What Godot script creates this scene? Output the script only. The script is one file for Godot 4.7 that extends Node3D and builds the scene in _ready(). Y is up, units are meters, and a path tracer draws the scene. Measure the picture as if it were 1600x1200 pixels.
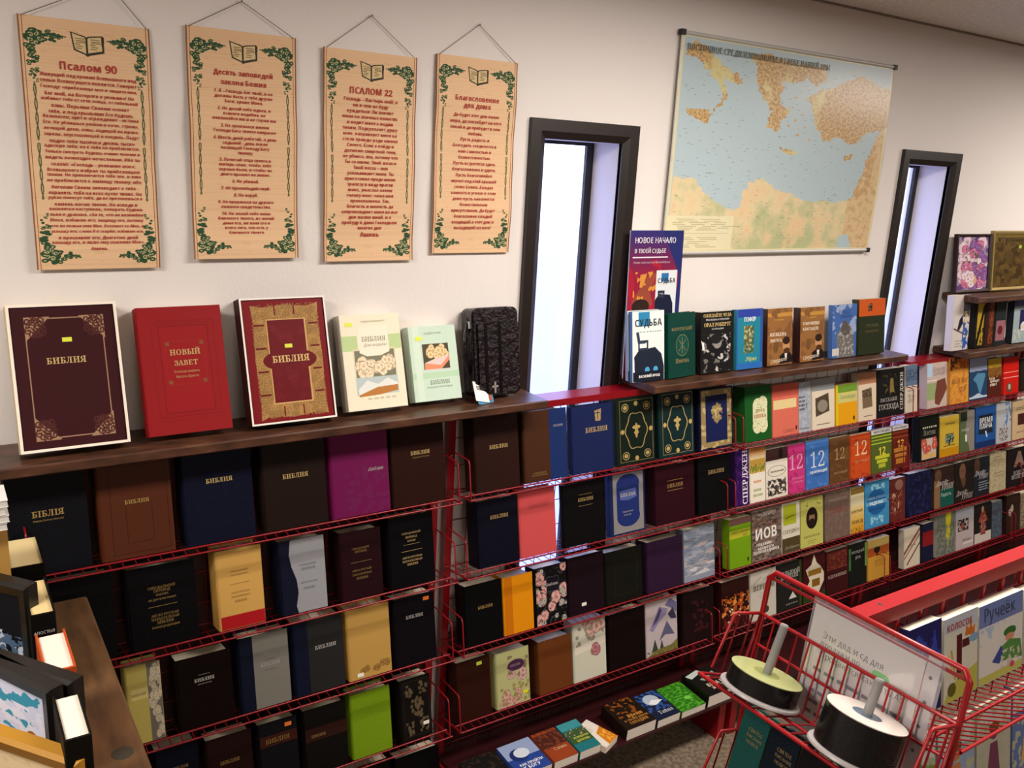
extends Node3D

# ---- camera (solved from the photograph's vanishing points; 1600x1200 frame) ----
const FPX := 1384.3
const CAM := Vector3(0.0, 1.93, 2.05)
const YAW := 0.595
const PITCH := 0.25
const ROLL := 0.0549
const EXPOSURE := 1.55
const CEIL_Y := 2.477
const ROWS := [1.035, 0.804, 0.566, 0.322, 0.085]   # heights of the wire rows
const RACK_FRONT := 0.164
const BOOK_Z := 0.128                               # foot of the books on a wire row
const LEAN := 10.0

var cr: Vector3
var cu: Vector3
var cf: Vector3
var mats := {}
var used := {}
var text_cache := {}
var fonts := {}
var leather_n: Texture2D
var paper_n: Texture2D
var rng := RandomNumberGenerator.new()

func setup_view():
	cf = Vector3(sin(YAW) * cos(PITCH), -sin(PITCH), -cos(YAW) * cos(PITCH))
	var r := Vector3(cos(YAW), 0, sin(YAW))
	var u := r.cross(cf)
	cr = cos(ROLL) * r + sin(ROLL) * u
	cu = -sin(ROLL) * r + cos(ROLL) * u
	var cam := Camera3D.new()
	cam.name = "camera"
	cam.transform = Transform3D(Basis(cr, cu, -cf), CAM)
	cam.fov = rad_to_deg(2.0 * atan(600.0 / FPX))
	cam.near = 0.02
	add_child(cam)
	cam.current = true
	var e := Environment.new()
	var sky := Sky.new()
	var sm := ProceduralSkyMaterial.new()
	sm.sky_top_color = Color(0.60, 0.66, 1.0)
	sm.sky_horizon_color = Color(0.84, 0.86, 1.0)
	sm.ground_bottom_color = Color(0.80, 0.80, 0.84)
	sm.ground_horizon_color = Color(0.88, 0.90, 0.96)
	sm.sky_energy_multiplier = 1.7
	sm.ground_energy_multiplier = 1.5
	sm.sun_angle_max = 0.0
	sky.sky_material = sm
	e.background_mode = Environment.BG_SKY
	e.sky = sky
	e.tonemap_mode = Environment.TONE_MAPPER_LINEAR
	e.tonemap_exposure = EXPOSURE
	e.sdfgi_enabled = true
	e.ssao_enabled = true
	e.ssil_enabled = true
	var we := WorldEnvironment.new()
	we.name = "world_environment"
	we.environment = e
	add_child(we)
	# the shop's ceiling troffers: the row over the aisle in front of this wall, and the row behind it
	for p in [[-0.9, 1.1], [1.75, 1.1], [4.4, 1.1], [0.4, 4.2], [4.0, 4.2]]:
		ceiling_light(Vector3(p[0], CEIL_Y, p[1]), p[1] < 2.0)

func ceiling_light(at: Vector3, aisle: bool):
	var t := thing("ceiling_light", "white ceiling troffer over the aisle beside the book racks" if aisle else "white ceiling troffer at the back of the shop", "ceiling light", at, "ceiling troffers over the aisle" if aisle else "ceiling troffers at the back")
	var st := begin()
	for q in [[-0.62, -0.17, 0.62, -0.15], [-0.62, 0.15, 0.62, 0.17], [-0.62, -0.15, -0.6, 0.15], [0.6, -0.15, 0.62, 0.15]]:
		bx(st, Vector3(q[0], -0.03, q[1]), Vector3(q[2], 0.0, q[3]))
	put(st, "frame", flat("e8e8e6", 0.5), t)
	st = begin()
	bx(st, Vector3(-0.6, -0.018, -0.15), Vector3(0.6, -0.012, 0.15))
	var g := StandardMaterial3D.new()
	g.albedo_color = Color(0.9, 0.9, 0.9)
	g.emission_enabled = true
	g.emission = Color(1.0, 0.95, 0.89)
	g.emission_energy_multiplier = 1.2
	put(st, "diffuser", g, t)
	var l := AreaLight3D.new()
	l.name = "lamp"
	l.area_size = Vector2(1.2, 0.3)
	l.light_color = Color(1.0, 0.955, 0.91)
	l.light_energy = LAMP
	l.shadow_enabled = true
	l.area_range = 14.0
	l.area_attenuation = 2.0
	l.rotation_degrees.x = -90
	l.position = Vector3(0, -0.035, 0)
	t.add_child(l)

const LAMP := 2.75

# ---------------------------------------------------------------- pixels to places
func ray(px: float, py: float) -> Vector3:
	return cr * ((px - 800.0) / FPX) + cu * ((600.0 - py) / FPX) + cf

func on_z(px, py, z) -> Vector3:
	var d := ray(px, py)
	return CAM + d * ((z - CAM.z) / d.z)

func on_y(px, py, y) -> Vector3:
	var d := ray(px, py)
	return CAM + d * ((y - CAM.y) / d.y)

func on_x(px, py, x) -> Vector3:
	var d := ray(px, py)
	return CAM + d * ((x - CAM.x) / d.x)

func x_for(px: float, y: float, z: float) -> float:   # where on the line (y, z) the picture column px falls
	var k := (px - 800.0) / FPX
	var n := cr - cf * k
	return CAM.x - (n.y * (y - CAM.y) + n.z * (z - CAM.z)) / n.x

func len_for(py: float, from: Vector3, dir: Vector3) -> float:   # how far along dir the picture row py falls
	var k := (600.0 - py) / FPX
	var n := cu - cf * k
	return -n.dot(from - CAM) / n.dot(dir)

# ---------------------------------------------------------------- nodes
func numbered(called: String) -> String:
	if not used.has(called):
		used[called] = 0
		return called
	used[called] += 1
	return "%s_%03d" % [called, used[called]]

func tag(o: Node, label: String, category: String, group := ""):
	o.set_meta("label", label)
	o.set_meta("category", category)
	if group != "":
		o.set_meta("group", group)

func thing(called: String, label: String, category: String, at := Vector3.ZERO, group := "") -> Node3D:
	var o := Node3D.new()
	o.name = numbered(called)
	add_child(o)
	o.position = at
	tag(o, label, category, group)
	return o

func part(called: String, parent: Node, at := Vector3.ZERO) -> Node3D:
	var o := Node3D.new()
	o.name = called
	parent.add_child(o, true)
	o.position = at
	return o

func begin() -> SurfaceTool:
	var st := SurfaceTool.new()
	st.begin(Mesh.PRIMITIVE_TRIANGLES)
	return st

func put(st: SurfaceTool, called: String, m: Material, parent: Node) -> MeshInstance3D:
	return inst(st.commit(), called, m, parent)

func inst(mesh: Mesh, called: String, m: Material, parent: Node) -> MeshInstance3D:
	var o := MeshInstance3D.new()
	o.mesh = mesh
	o.material_override = m
	if parent == self:
		o.name = numbered(called)
		add_child(o)
	else:
		o.name = called
		parent.add_child(o, true)
	return o

func struct(st: SurfaceTool, called: String, m: Material) -> MeshInstance3D:
	var o := put(st, called, m, self)
	o.set_meta("kind", "structure")
	return o

func label_structure(o: Node, label: String, category: String):
	o.set_meta("kind", "structure")
	o.set_meta("label", label)
	o.set_meta("category", category)

# ---------------------------------------------------------------- materials
func flat(hex: String, rough := 0.6, metal := 0.0) -> StandardMaterial3D:
	var key := "%s_%s_%s" % [hex, rough, metal]
	if mats.has(key):
		return mats[key]
	var m := StandardMaterial3D.new()
	m.albedo_color = Color(hex)
	m.roughness = rough
	m.metallic = metal
	mats[key] = m
	return m

# dark hides and cloths: the sheets below list them a little lighter than they are
func deep(hex: String) -> Color:
	var c := Color(hex)
	var k := clampf(remap(c.get_luminance(), 0.05, 0.3, 0.5, 1.0), 0.5, 1.0)
	return Color(c.r * k, c.g * k, c.b * k)

func leather(hex: String, rough := 0.42) -> StandardMaterial3D:
	var key := "leather_%s_%s" % [hex, rough]
	if mats.has(key):
		return mats[key]
	var m := StandardMaterial3D.new()
	m.albedo_color = deep(hex)
	m.roughness = rough
	m.metallic_specular = 0.22
	m.normal_enabled = true
	m.normal_texture = leather_n
	m.normal_scale = 0.35
	m.uv1_triplanar = true
	m.uv1_scale = Vector3(14, 14, 14)
	mats[key] = m
	return m

func noise_image(w: int, h: int, freq: float, sd: int, oct := 4, type := FastNoiseLite.TYPE_SIMPLEX_SMOOTH) -> Image:
	var n := FastNoiseLite.new()
	n.noise_type = type
	n.seed = sd
	n.frequency = freq
	n.fractal_octaves = oct
	return n.get_seamless_image(w, h)

func normal_tex(w: int, freq: float, sd: int, bump: float) -> ImageTexture:
	var im := noise_image(w, w, freq, sd)
	im.convert(Image.FORMAT_RGBA8)
	im.bump_map_to_normal_map(bump)
	return ImageTexture.create_from_image(im)

func ramp_tex(w: int, h: int, freq: float, sd: int, cols: Array, oct := 4) -> ImageTexture:
	var im := noise_image(w, h, freq, sd, oct)
	im.convert(Image.FORMAT_RGB8)
	for y in h:
		for x in w:
			var v: float = im.get_pixel(x, y).r * (cols.size() - 1)
			var i := mini(int(v), cols.size() - 2)
			im.set_pixel(x, y, (cols[i] as Color).lerp(cols[i + 1], v - i))
	return ImageTexture.create_from_image(im)

# ---------------------------------------------------------------- shapes
func tri(st: SurfaceTool, a: Vector3, b: Vector3, c: Vector3, n: Vector3):
	if (b - a).cross(c - a).dot(n) > 0:
		var k := b
		b = c
		c = k
	for p in [a, b, c]:
		st.set_normal(n)
		st.add_vertex(p)

func quad(st: SurfaceTool, a: Vector3, b: Vector3, c: Vector3, d: Vector3, n := Vector3.ZERO):
	if n == Vector3.ZERO:
		n = (c - a).cross(b - a).normalized()
	tri(st, a, b, c, n)
	tri(st, a, c, d, n)

func bx(st: SurfaceTool, a: Vector3, b: Vector3):
	quad(st, Vector3(a.x, a.y, b.z), Vector3(b.x, a.y, b.z), b, Vector3(a.x, b.y, b.z), Vector3(0, 0, 1))
	quad(st, a, Vector3(b.x, a.y, a.z), Vector3(b.x, b.y, a.z), Vector3(a.x, b.y, a.z), Vector3(0, 0, -1))
	quad(st, a, Vector3(a.x, b.y, a.z), Vector3(a.x, b.y, b.z), Vector3(a.x, a.y, b.z), Vector3(-1, 0, 0))
	quad(st, Vector3(b.x, a.y, a.z), Vector3(b.x, b.y, a.z), b, Vector3(b.x, a.y, b.z), Vector3(1, 0, 0))
	quad(st, a, Vector3(b.x, a.y, a.z), Vector3(b.x, a.y, b.z), Vector3(a.x, a.y, b.z), Vector3(0, -1, 0))
	quad(st, Vector3(a.x, b.y, a.z), Vector3(b.x, b.y, a.z), b, Vector3(a.x, b.y, b.z), Vector3(0, 1, 0))

# a prism: polygon in the plane (u, v) pushed along w. axes: 3 vectors
func prism(st: SurfaceTool, poly: PackedVector2Array, u: Vector3, v: Vector3, w0: Vector3, w1: Vector3):
	var idx := Geometry2D.triangulate_polygon(poly)
	var wn := (w1 - w0).normalized()
	for i in range(0, idx.size(), 3):
		var q := []
		for k in 3:
			var p := poly[idx[i + k]]
			q.append(u * p.x + v * p.y)
		tri(st, q[0] + w0, q[1] + w0, q[2] + w0, -wn)
		tri(st, q[0] + w1, q[1] + w1, q[2] + w1, wn)
	var ccw := not Geometry2D.is_polygon_clockwise(poly)
	for i in poly.size():
		var a := poly[i]
		var b := poly[(i + 1) % poly.size()]
		var e := (b - a).normalized()
		var n2 := Vector2(e.y, -e.x) if ccw else Vector2(-e.y, e.x)
		var n := (u * n2.x + v * n2.y).normalized()
		var pa := u * a.x + v * a.y
		var pb := u * b.x + v * b.y
		quad(st, pa + w0, pb + w0, pb + w1, pa + w1, n)

func round_rect(x0: float, y0: float, x1: float, y1: float, r: float, n := 4, left := true) -> PackedVector2Array:
	var p := PackedVector2Array()
	var cs := [[x1 - r, y0 + r, -90.0], [x1 - r, y1 - r, 0.0], [x0 + r, y1 - r, 90.0], [x0 + r, y0 + r, 180.0]]
	for k in 4:
		if k >= 2 and not left:
			p.append(Vector2(x0, y1 if k == 2 else y0))
			continue
		for i in n + 1:
			var a := deg_to_rad(cs[k][2] + 90.0 * i / n)
			p.append(Vector2(cs[k][0] + r * cos(a), cs[k][1] + r * sin(a)))
	return p

func tube(st: SurfaceTool, pts: Array, r: float, sides := 5):
	var last_u := Vector3.ZERO
	var rings := []
	for i in pts.size():
		var d: Vector3
		if i == 0:
			d = (pts[1] - pts[0]).normalized()
		elif i == pts.size() - 1:
			d = (pts[i] - pts[i - 1]).normalized()
		else:
			d = ((pts[i] - pts[i - 1]).normalized() + (pts[i + 1] - pts[i]).normalized()).normalized()
		var u: Vector3
		if last_u == Vector3.ZERO:
			u = d.cross(Vector3.UP if absf(d.y) < 0.9 else Vector3.RIGHT).normalized()
		else:
			u = (last_u - d * last_u.dot(d)).normalized()
		last_u = u
		var v := d.cross(u)
		var ring := []
		for k in sides:
			var a := TAU * k / sides
			ring.append(u * cos(a) + v * sin(a))
		rings.append(ring)
	for i in pts.size() - 1:
		for k in sides:
			var k2 := (k + 1) % sides
			var q := [[i, k], [i, k2], [i + 1, k2], [i + 1, k]]
			var f := []
			for c in q:
				var n: Vector3 = rings[c[0]][c[1]]
				f.append([pts[c[0]] + n * r, n])
			for t in [[0, 1, 2], [0, 2, 3]]:
				var a: Vector3 = f[t[0]][0]
				var g: Vector3 = (f[t[1]][0] - a).cross(f[t[2]][0] - a)
				var o: Array = t if g.dot(f[t[0]][1]) < 0 else [t[0], t[2], t[1]]
				for j in o:
					st.set_normal(f[j][1])
					st.add_vertex(f[j][0])

# a turned shape about the y axis: profile of (radius, height)
func lathe(st: SurfaceTool, prof: Array, n := 32, axis := Basis.IDENTITY, at := Vector3.ZERO):
	for i in prof.size() - 1:
		var a: Vector2 = prof[i]
		var b: Vector2 = prof[i + 1]
		var e := (b - a).normalized()
		for k in n:
			var t0 := TAU * k / n
			var t1 := TAU * (k + 1) / n
			var f := []
			for c in [[a, t0], [a, t1], [b, t1], [b, t0]]:
				var p: Vector2 = c[0]
				f.append([at + axis * Vector3(p.x * cos(c[1]), p.y, p.x * sin(c[1])), axis * Vector3(e.y * cos(c[1]), -e.x, e.y * sin(c[1]))])
			for t in [[0, 1, 2], [0, 2, 3]]:
				var g: Vector3 = (f[t[1]][0] - f[t[0]][0]).cross(f[t[2]][0] - f[t[0]][0])
				if g.length() < 1e-12:
					continue
				var o: Array = t if g.dot(f[t[0]][1]) < 0 else [t[0], t[2], t[1]]
				for j in o:
					st.set_normal(f[j][1])
					st.add_vertex(f[j][0])

# ---------------------------------------------------------------- lettering
func font(key: String) -> SystemFont:
	if not fonts.has(key):
		var f := SystemFont.new()
		f.font_names = ["Droid Serif" if key[0] == "s" else "Droid Sans"]
		f.font_weight = 700 if key.ends_with("b") else 400
		fonts[key] = f
	return fonts[key]

func glyphs(s: String, key: String) -> Array:
	var ck := key + "|" + s
	if not text_cache.has(ck):
		var t := TextMesh.new()
		t.font = font(key)
		t.text = s
		t.depth = 0.0
		t.font_size = 16
		t.curve_step = 2.0
		t.pixel_size = 0.01
		var a := t.get_mesh_arrays()
		text_cache[ck] = [a[0], a[Mesh.ARRAY_INDEX], t.get_aabb()]
	return text_cache[ck]

# writes s into st, centred at (x, y) on the plane z; width in metres, or height when width is 0
func write(st: SurfaceTool, s: String, key: String, at: Vector3, width: float, height := 0.0, slant := 0.0, turn := 0.0, stretch := 1.0):
	var g := glyphs(s, key)
	var box: AABB = g[2]
	var k := width / box.size.x if width > 0.0 else height / 0.16
	var c := box.position + box.size * 0.5
	if width <= 0.0:
		c.y = 0.02
	var ca := cos(turn)
	var sa := sin(turn)
	var vs: PackedVector3Array = g[0]
	for i in g[1]:
		var p: Vector3 = (vs[i] - c) * k
		p.y *= stretch
		p.x += p.y * slant
		st.set_normal(Vector3(0, 0, 1))
		st.add_vertex(at + Vector3(p.x * ca - p.y * sa, p.x * sa + p.y * ca, 0))

# ---------------------------------------------------------------- printed covers: one sheet of many small pictures
const AW := 128
const AH := 176
var atlas: Image
var atlas_mat: StandardMaterial3D
var atlas_next := 0
var big_next := 0
var ox := 0
var oy := 0
var aw := AW
var ah := AH

func new_cell(big: bool) -> Rect2:
	if big:   # the first rows of the sheet are kept for large covers
		aw = AW * 2
		ah = AH * 2
		ox = (big_next % 8) * aw
		oy = (big_next / 8) * ah
		big_next += 1
	else:
		aw = AW
		ah = AH
		ox = (atlas_next % 16) * aw
		oy = 2 * AH + (atlas_next / 16) * ah
		atlas_next += 1
	return Rect2((ox + 0.5) / 2048.0, (oy + 0.5) / 2048.0, (aw - 1.0) / 2048.0, (ah - 1.0) / 2048.0)

func dot(x: int, y: int, c: Color):
	if x >= 0 and y >= 0 and x < aw and y < ah:
		atlas.set_pixel(ox + x, oy + y, c)

func ellipse(cx: float, cy: float, rx: float, ry: float, c: Color):   # in pixels of the cell
	for y in range(maxi(0, int(cy - ry)), mini(ah, int(cy + ry) + 1)):
		var d := 1.0 - pow((y - cy) / maxf(ry, 0.5), 2)
		if d >= 0:
			var h := rx * sqrt(d)
			var x0 := maxi(0, int(cx - h))
			var x1 := mini(aw, int(cx + h) + 1)
			if x1 > x0:
				atlas.fill_rect(Rect2i(ox + x0, oy + y, x1 - x0, 1), c)

func polygon(p: Array, c: Color):   # flat list of fractions
	var n := p.size() / 2
	var lo := 1e9
	var hi := -1e9
	for i in n:
		lo = minf(lo, p[2 * i + 1] * ah)
		hi = maxf(hi, p[2 * i + 1] * ah)
	for y in range(maxi(0, int(lo)), mini(ah, int(hi) + 1)):
		var xs := []
		for i in n:
			var j := (i + 1) % n
			var y0: float = p[2 * i + 1] * ah
			var y1: float = p[2 * j + 1] * ah
			if (y0 <= y) != (y1 <= y):
				xs.append(lerpf(p[2 * i] * aw, p[2 * j] * aw, (y - y0) / (y1 - y0)))
		xs.sort()
		for k in range(0, xs.size() - 1, 2):
			var x0 := maxi(0, int(xs[k]))
			var x1 := mini(aw, int(xs[k + 1]) + 1)
			if x1 > x0:
				atlas.fill_rect(Rect2i(ox + x0, oy + y, x1 - x0, 1), c)

func line(x0: float, y0: float, x1: float, y1: float, w: float, c: Color):
	var n := int(maxf(absf(x1 - x0) * aw, absf(y1 - y0) * ah)) + 1
	for i in n + 1:
		var t := float(i) / n
		ellipse(lerpf(x0, x1, t) * aw, lerpf(y0, y1, t) * ah, w * aw * 0.5, w * aw * 0.5, c)

func draw_ops(ops: Array):
	for o in ops:
		match o[0]:
			"R":
				atlas.fill_rect(Rect2i(ox + int(o[1] * aw), oy + int(o[2] * ah), maxi(1, int((o[3] - o[1]) * aw)), maxi(1, int((o[4] - o[2]) * ah))), Color(o[5]))
			"E":
				ellipse(o[1] * aw, o[2] * ah, o[3] * aw, o[4] * ah, Color(o[5]))
			"P":
				polygon(o[1], Color(o[2]))
			"L":
				line(o[1], o[2], o[3], o[4], o[5], Color(o[6]))
			"O":   # outline of a box
				var k: float = o[5]
				for s in [[o[1], o[2], o[3], o[2] + k * 0.73], [o[1], o[4] - k * 0.73, o[3], o[4]], [o[1], o[2], o[1] + k, o[4]], [o[3] - k, o[2], o[3], o[4]]]:
					atlas.fill_rect(Rect2i(ox + int(s[0] * aw), oy + int(s[1] * ah), maxi(1, int((s[2] - s[0]) * aw)), maxi(1, int((s[3] - s[1]) * ah))), Color(o[6]))
			"G":   # two inks blended down a printed field
				var y0 := int(o[3] * ah)
				var y1 := int(o[4] * ah)
				for y in range(y0, y1):
					atlas.fill_rect(Rect2i(ox, oy + y, aw, 1), Color(o[1]).lerp(Color(o[2]), float(y - y0) / (y1 - y0)))
			"N":   # patches of ink
				var nz := FastNoiseLite.new()
				nz.seed = o[4]
				nz.frequency = o[3] * 128.0 / aw
				nz.fractal_octaves = 3
				var b: Array = o[5] if o.size() > 5 else [0, 0, 1, 1]
				var c := Color(o[1])
				for y in range(int(b[1] * ah), int(b[3] * ah)):
					for x in range(int(b[0] * aw), int(b[2] * aw)):
						if nz.get_noise_2d(x, y * (o[6] if o.size() > 6 else 1.0)) > o[2]:
							atlas.set_pixel(ox + x, oy + y, c)
			"F":   # blossoms: n, size, petal ink, heart ink, seed, box
				rng.seed = o[5]
				for i in o[1]:
					var fx: float = rng.randf_range(o[6], o[8]) * aw
					var fy: float = rng.randf_range(o[7], o[9]) * ah
					var fr: float = o[2] * aw * rng.randf_range(0.7, 1.2)
					var c1 := Color(o[3])
					ellipse(fx, fy, fr * 1.22, fr * 1.22, c1.darkened(0.3))
					for k in 5:
						var an: float = TAU * k / 5.0 + i
						ellipse(fx + cos(an) * fr * 0.6, fy + sin(an) * fr * 0.6, fr * 0.55, fr * 0.55, c1 if k % 2 == 0 else c1.lightened(0.12))
					ellipse(fx, fy, fr * 0.42, fr * 0.42, c1.darkened(0.12))
					ellipse(fx, fy, fr * 0.24, fr * 0.24, Color(o[4]))
			"T":   # rows of small print
				rng.seed = 7
				for i in o[5]:
					var yy: float = lerpf(o[2], o[4], (i + 0.5) / o[5])
					var ins: float = rng.randf() * 0.15 * (o[3] - o[1])
					var x: float = o[1] + ins
					while x < o[3] - ins - 0.02:
						var wd: float = rng.randf_range(0.03, 0.09)
						atlas.fill_rect(Rect2i(ox + int(x * aw), oy + int(yy * ah), maxi(1, int(wd * aw)), maxi(1, int((o[4] - o[2]) / o[5] * 0.5 * ah))), Color(o[6]))
						x += wd + 0.025
			"C":   # filigree: curls of foil in a box: n, seed, ink, box, width
				rng.seed = o[2]
				for i in o[1]:
					var fx: float = rng.randf_range(o[4], o[6])
					var fy: float = rng.randf_range(o[5], o[7])
					var ph := rng.randf() * TAU
					var sg := 1.0 if rng.randf() > 0.5 else -1.0
					for k in 26:
						var rr: float = 0.045 * (1.0 - k / 30.0)
						var an := ph + sg * k * 0.33
						var qx := fx + rr * cos(an)
						var qy := fy + rr * sin(an) * 0.73
						if qx > o[4] and qx < o[6] and qy > o[5] and qy < o[7]:
							ellipse(qx * aw, qy * ah, o[8] * aw, o[8] * aw, Color(o[3]))

# ---------------------------------------------------------------- books
# foot = middle of the foot of the front cover. Local frame: x right, y up the cover, z out of it
func make_book(node: Node3D, w: float, h: float, t: float, kind: String, hex: String, ops: Array, texts: Array, extra: Dictionary):
	var hard := kind == "h"
	var soft := kind == "s"
	var b := 0.003 if hard else (0.002 if soft else 0.0008)
	var inset := 0.004 if hard else (0.005 if soft else 0.0)
	var m: Material = leather(hex) if soft else (leather(hex, 0.5) if hard else flat(hex, 0.35))
	if extra.has("gloss"):
		m = leather(hex, extra.gloss)
	# cover: front board, back board and a spine rounded at the hinge, one folded sheet
	var st := begin()
	var rr := minf(t * 0.5, 0.006 if soft else (0.003 if hard else 0.0008))
	var x0 := -w * 0.5
	if soft or hard:
		var out := PackedVector2Array()
		out.append(Vector2(w * 0.5, 0))
		for i in 5:
			var a := deg_to_rad(90 + 22.5 * i)
			out.append(Vector2(x0 + rr + rr * cos(a), -rr + rr * sin(a)))
		for i in 5:
			var a := deg_to_rad(180 + 22.5 * i)
			out.append(Vector2(x0 + rr + rr * cos(a), -t + rr + rr * sin(a)))
		out.append(Vector2(w * 0.5, -t))
		out.append(Vector2(w * 0.5, -t + b))
		out.append(Vector2(x0 + b * 1.4, -t + b))
		out.append(Vector2(x0 + b * 1.4, -b))
		out.append(Vector2(w * 0.5, -b))
		prism(st, out, Vector3(1, 0, 0), Vector3(0, 0, 1), Vector3.ZERO, Vector3(0, h, 0))
	else:
		bx(st, Vector3(x0, 0, -b), Vector3(w * 0.5, h, 0))
		bx(st, Vector3(x0, 0, -t), Vector3(w * 0.5, h, -t + b))
		bx(st, Vector3(x0, 0, -t + b), Vector3(x0 + b, h, -b))
	var spine_hex: String = extra.get("spine", "")
	put(st, "cover", m if spine_hex == "" else flat(spine_hex, 0.4), node)
	st = begin()
	bx(st, Vector3(x0 + b * 1.4, inset, -t + b), Vector3(w * 0.5 - inset - 0.001, h - inset - (0.0005 if inset == 0.0 else 0.0), -b))
	put(st, "page_block", flat(extra.get("pages", "e6dcc4"), 0.8), node)
	if ops.size() > 0:
		var uv := new_cell(extra.has("big"))
		draw_ops([["R", 0, 0, 1, 1, deep(hex).to_html(false) if hard or soft else hex]] + ops)
		st = begin()
		var z := 0.0004
		var c := [Vector2(0, 0), Vector2(1, 0), Vector2(1, 1), Vector2(0, 1)]
		for k in [0, 2, 1, 0, 3, 2]:
			st.set_normal(Vector3(0, 0, 1))
			st.set_uv(Vector2(uv.position.x + uv.size.x * c[k].x, uv.position.y + uv.size.y * (1.0 - c[k].y)))
			st.add_vertex(Vector3(lerpf(x0 + (rr if soft or hard else 0.0), w * 0.5 - 0.0005, c[k].x), lerpf(0.0005, h - 0.0005, c[k].y), z))
		put(st, "printed_cover", atlas_mat, node)
	lettering(node, w, h, texts)
	if extra.has("tag"):   # a price sticker: colour, u, v
		var g: Array = extra.tag
		st = begin()
		bx(st, Vector3(x0 + g[1] * w - 0.009, h * (1 - g[2]) - 0.005, 0.0005), Vector3(x0 + g[1] * w + 0.009, h * (1 - g[2]) + 0.005, 0.0012))
		put(st, "price_sticker", flat(g[0], 0.5), node)

# texts: [words, u, v, width as a share of the cover, colour, font, turn in degrees, slant]
func lettering(node: Node3D, w: float, h: float, texts: Array):
	var by := {}
	for x in texts:
		if not by.has(x[4]):
			by[x[4]] = begin()
		write(by[x[4]], x[0], x[5] if x.size() > 5 else "sb", Vector3((x[1] - 0.5) * w, h * (1.0 - x[2]), 0.0009), x[3] * w, 0.0, x[7] if x.size() > 7 else 0.0, deg_to_rad(x[6]) if x.size() > 6 else 0.0)
	for c in by:
		var foil: bool = c in ["d8bd80", "c9ae74", "b89a5c", "cfcfcf"]
		put(by[c], "lettering", flat(c, 0.35, 0.55) if foil else flat(c, 0.5), node)

# one book on a wire row: [name, label, left column, right column, top line, thickness, kind, colour, art, texts, extra]
func row_book(a: Array, y: float, zf: float, lean_deg: float, group: String, against_wall := false):
	var lean := deg_to_rad(lean_deg)
	var up := Vector3(0, cos(lean), -sin(lean))
	var t: float = a[5] if against_wall or zf != BOOK_Z else minf(a[5] * (1.0 if a.size() > 10 and a[10].has("thin") else 1.7), 0.062)   # on the wire rows the thick ones fill the depth
	var z := zf
	var xl := 0.0
	var xr := 0.0
	var h := 0.2
	for i in (4 if against_wall else 1):
		if against_wall:
			z = h * sin(lean) + t * cos(lean) + 0.004
		xl = x_for(a[2], y, z)
		xr = x_for(a[3], y, z)
		h = len_for(a[4], Vector3((xl + xr) * 0.5, y, z), up)
	var extra: Dictionary = a[10] if a.size() > 10 else {}
	var lift := t * sin(lean) if against_wall or extra.has("flatfoot") else 0.0
	var cat := "bible" if a[0].contains("bible") else "book"
	var node := thing(a[0], a[1], cat, Vector3((xl + xr) * 0.5, y + lift + 0.003, z), group)
	node.rotation.x = -lean
	if extra.has("turn"):
		node.rotation.y = deg_to_rad(extra.turn)
	make_book(node, xr - xl - 0.0015, h, t, a[6], a[7], a[8], a[9], extra)
	return node

const GOLD := "d8bd80"
const DIM := "b89a5c"

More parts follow.
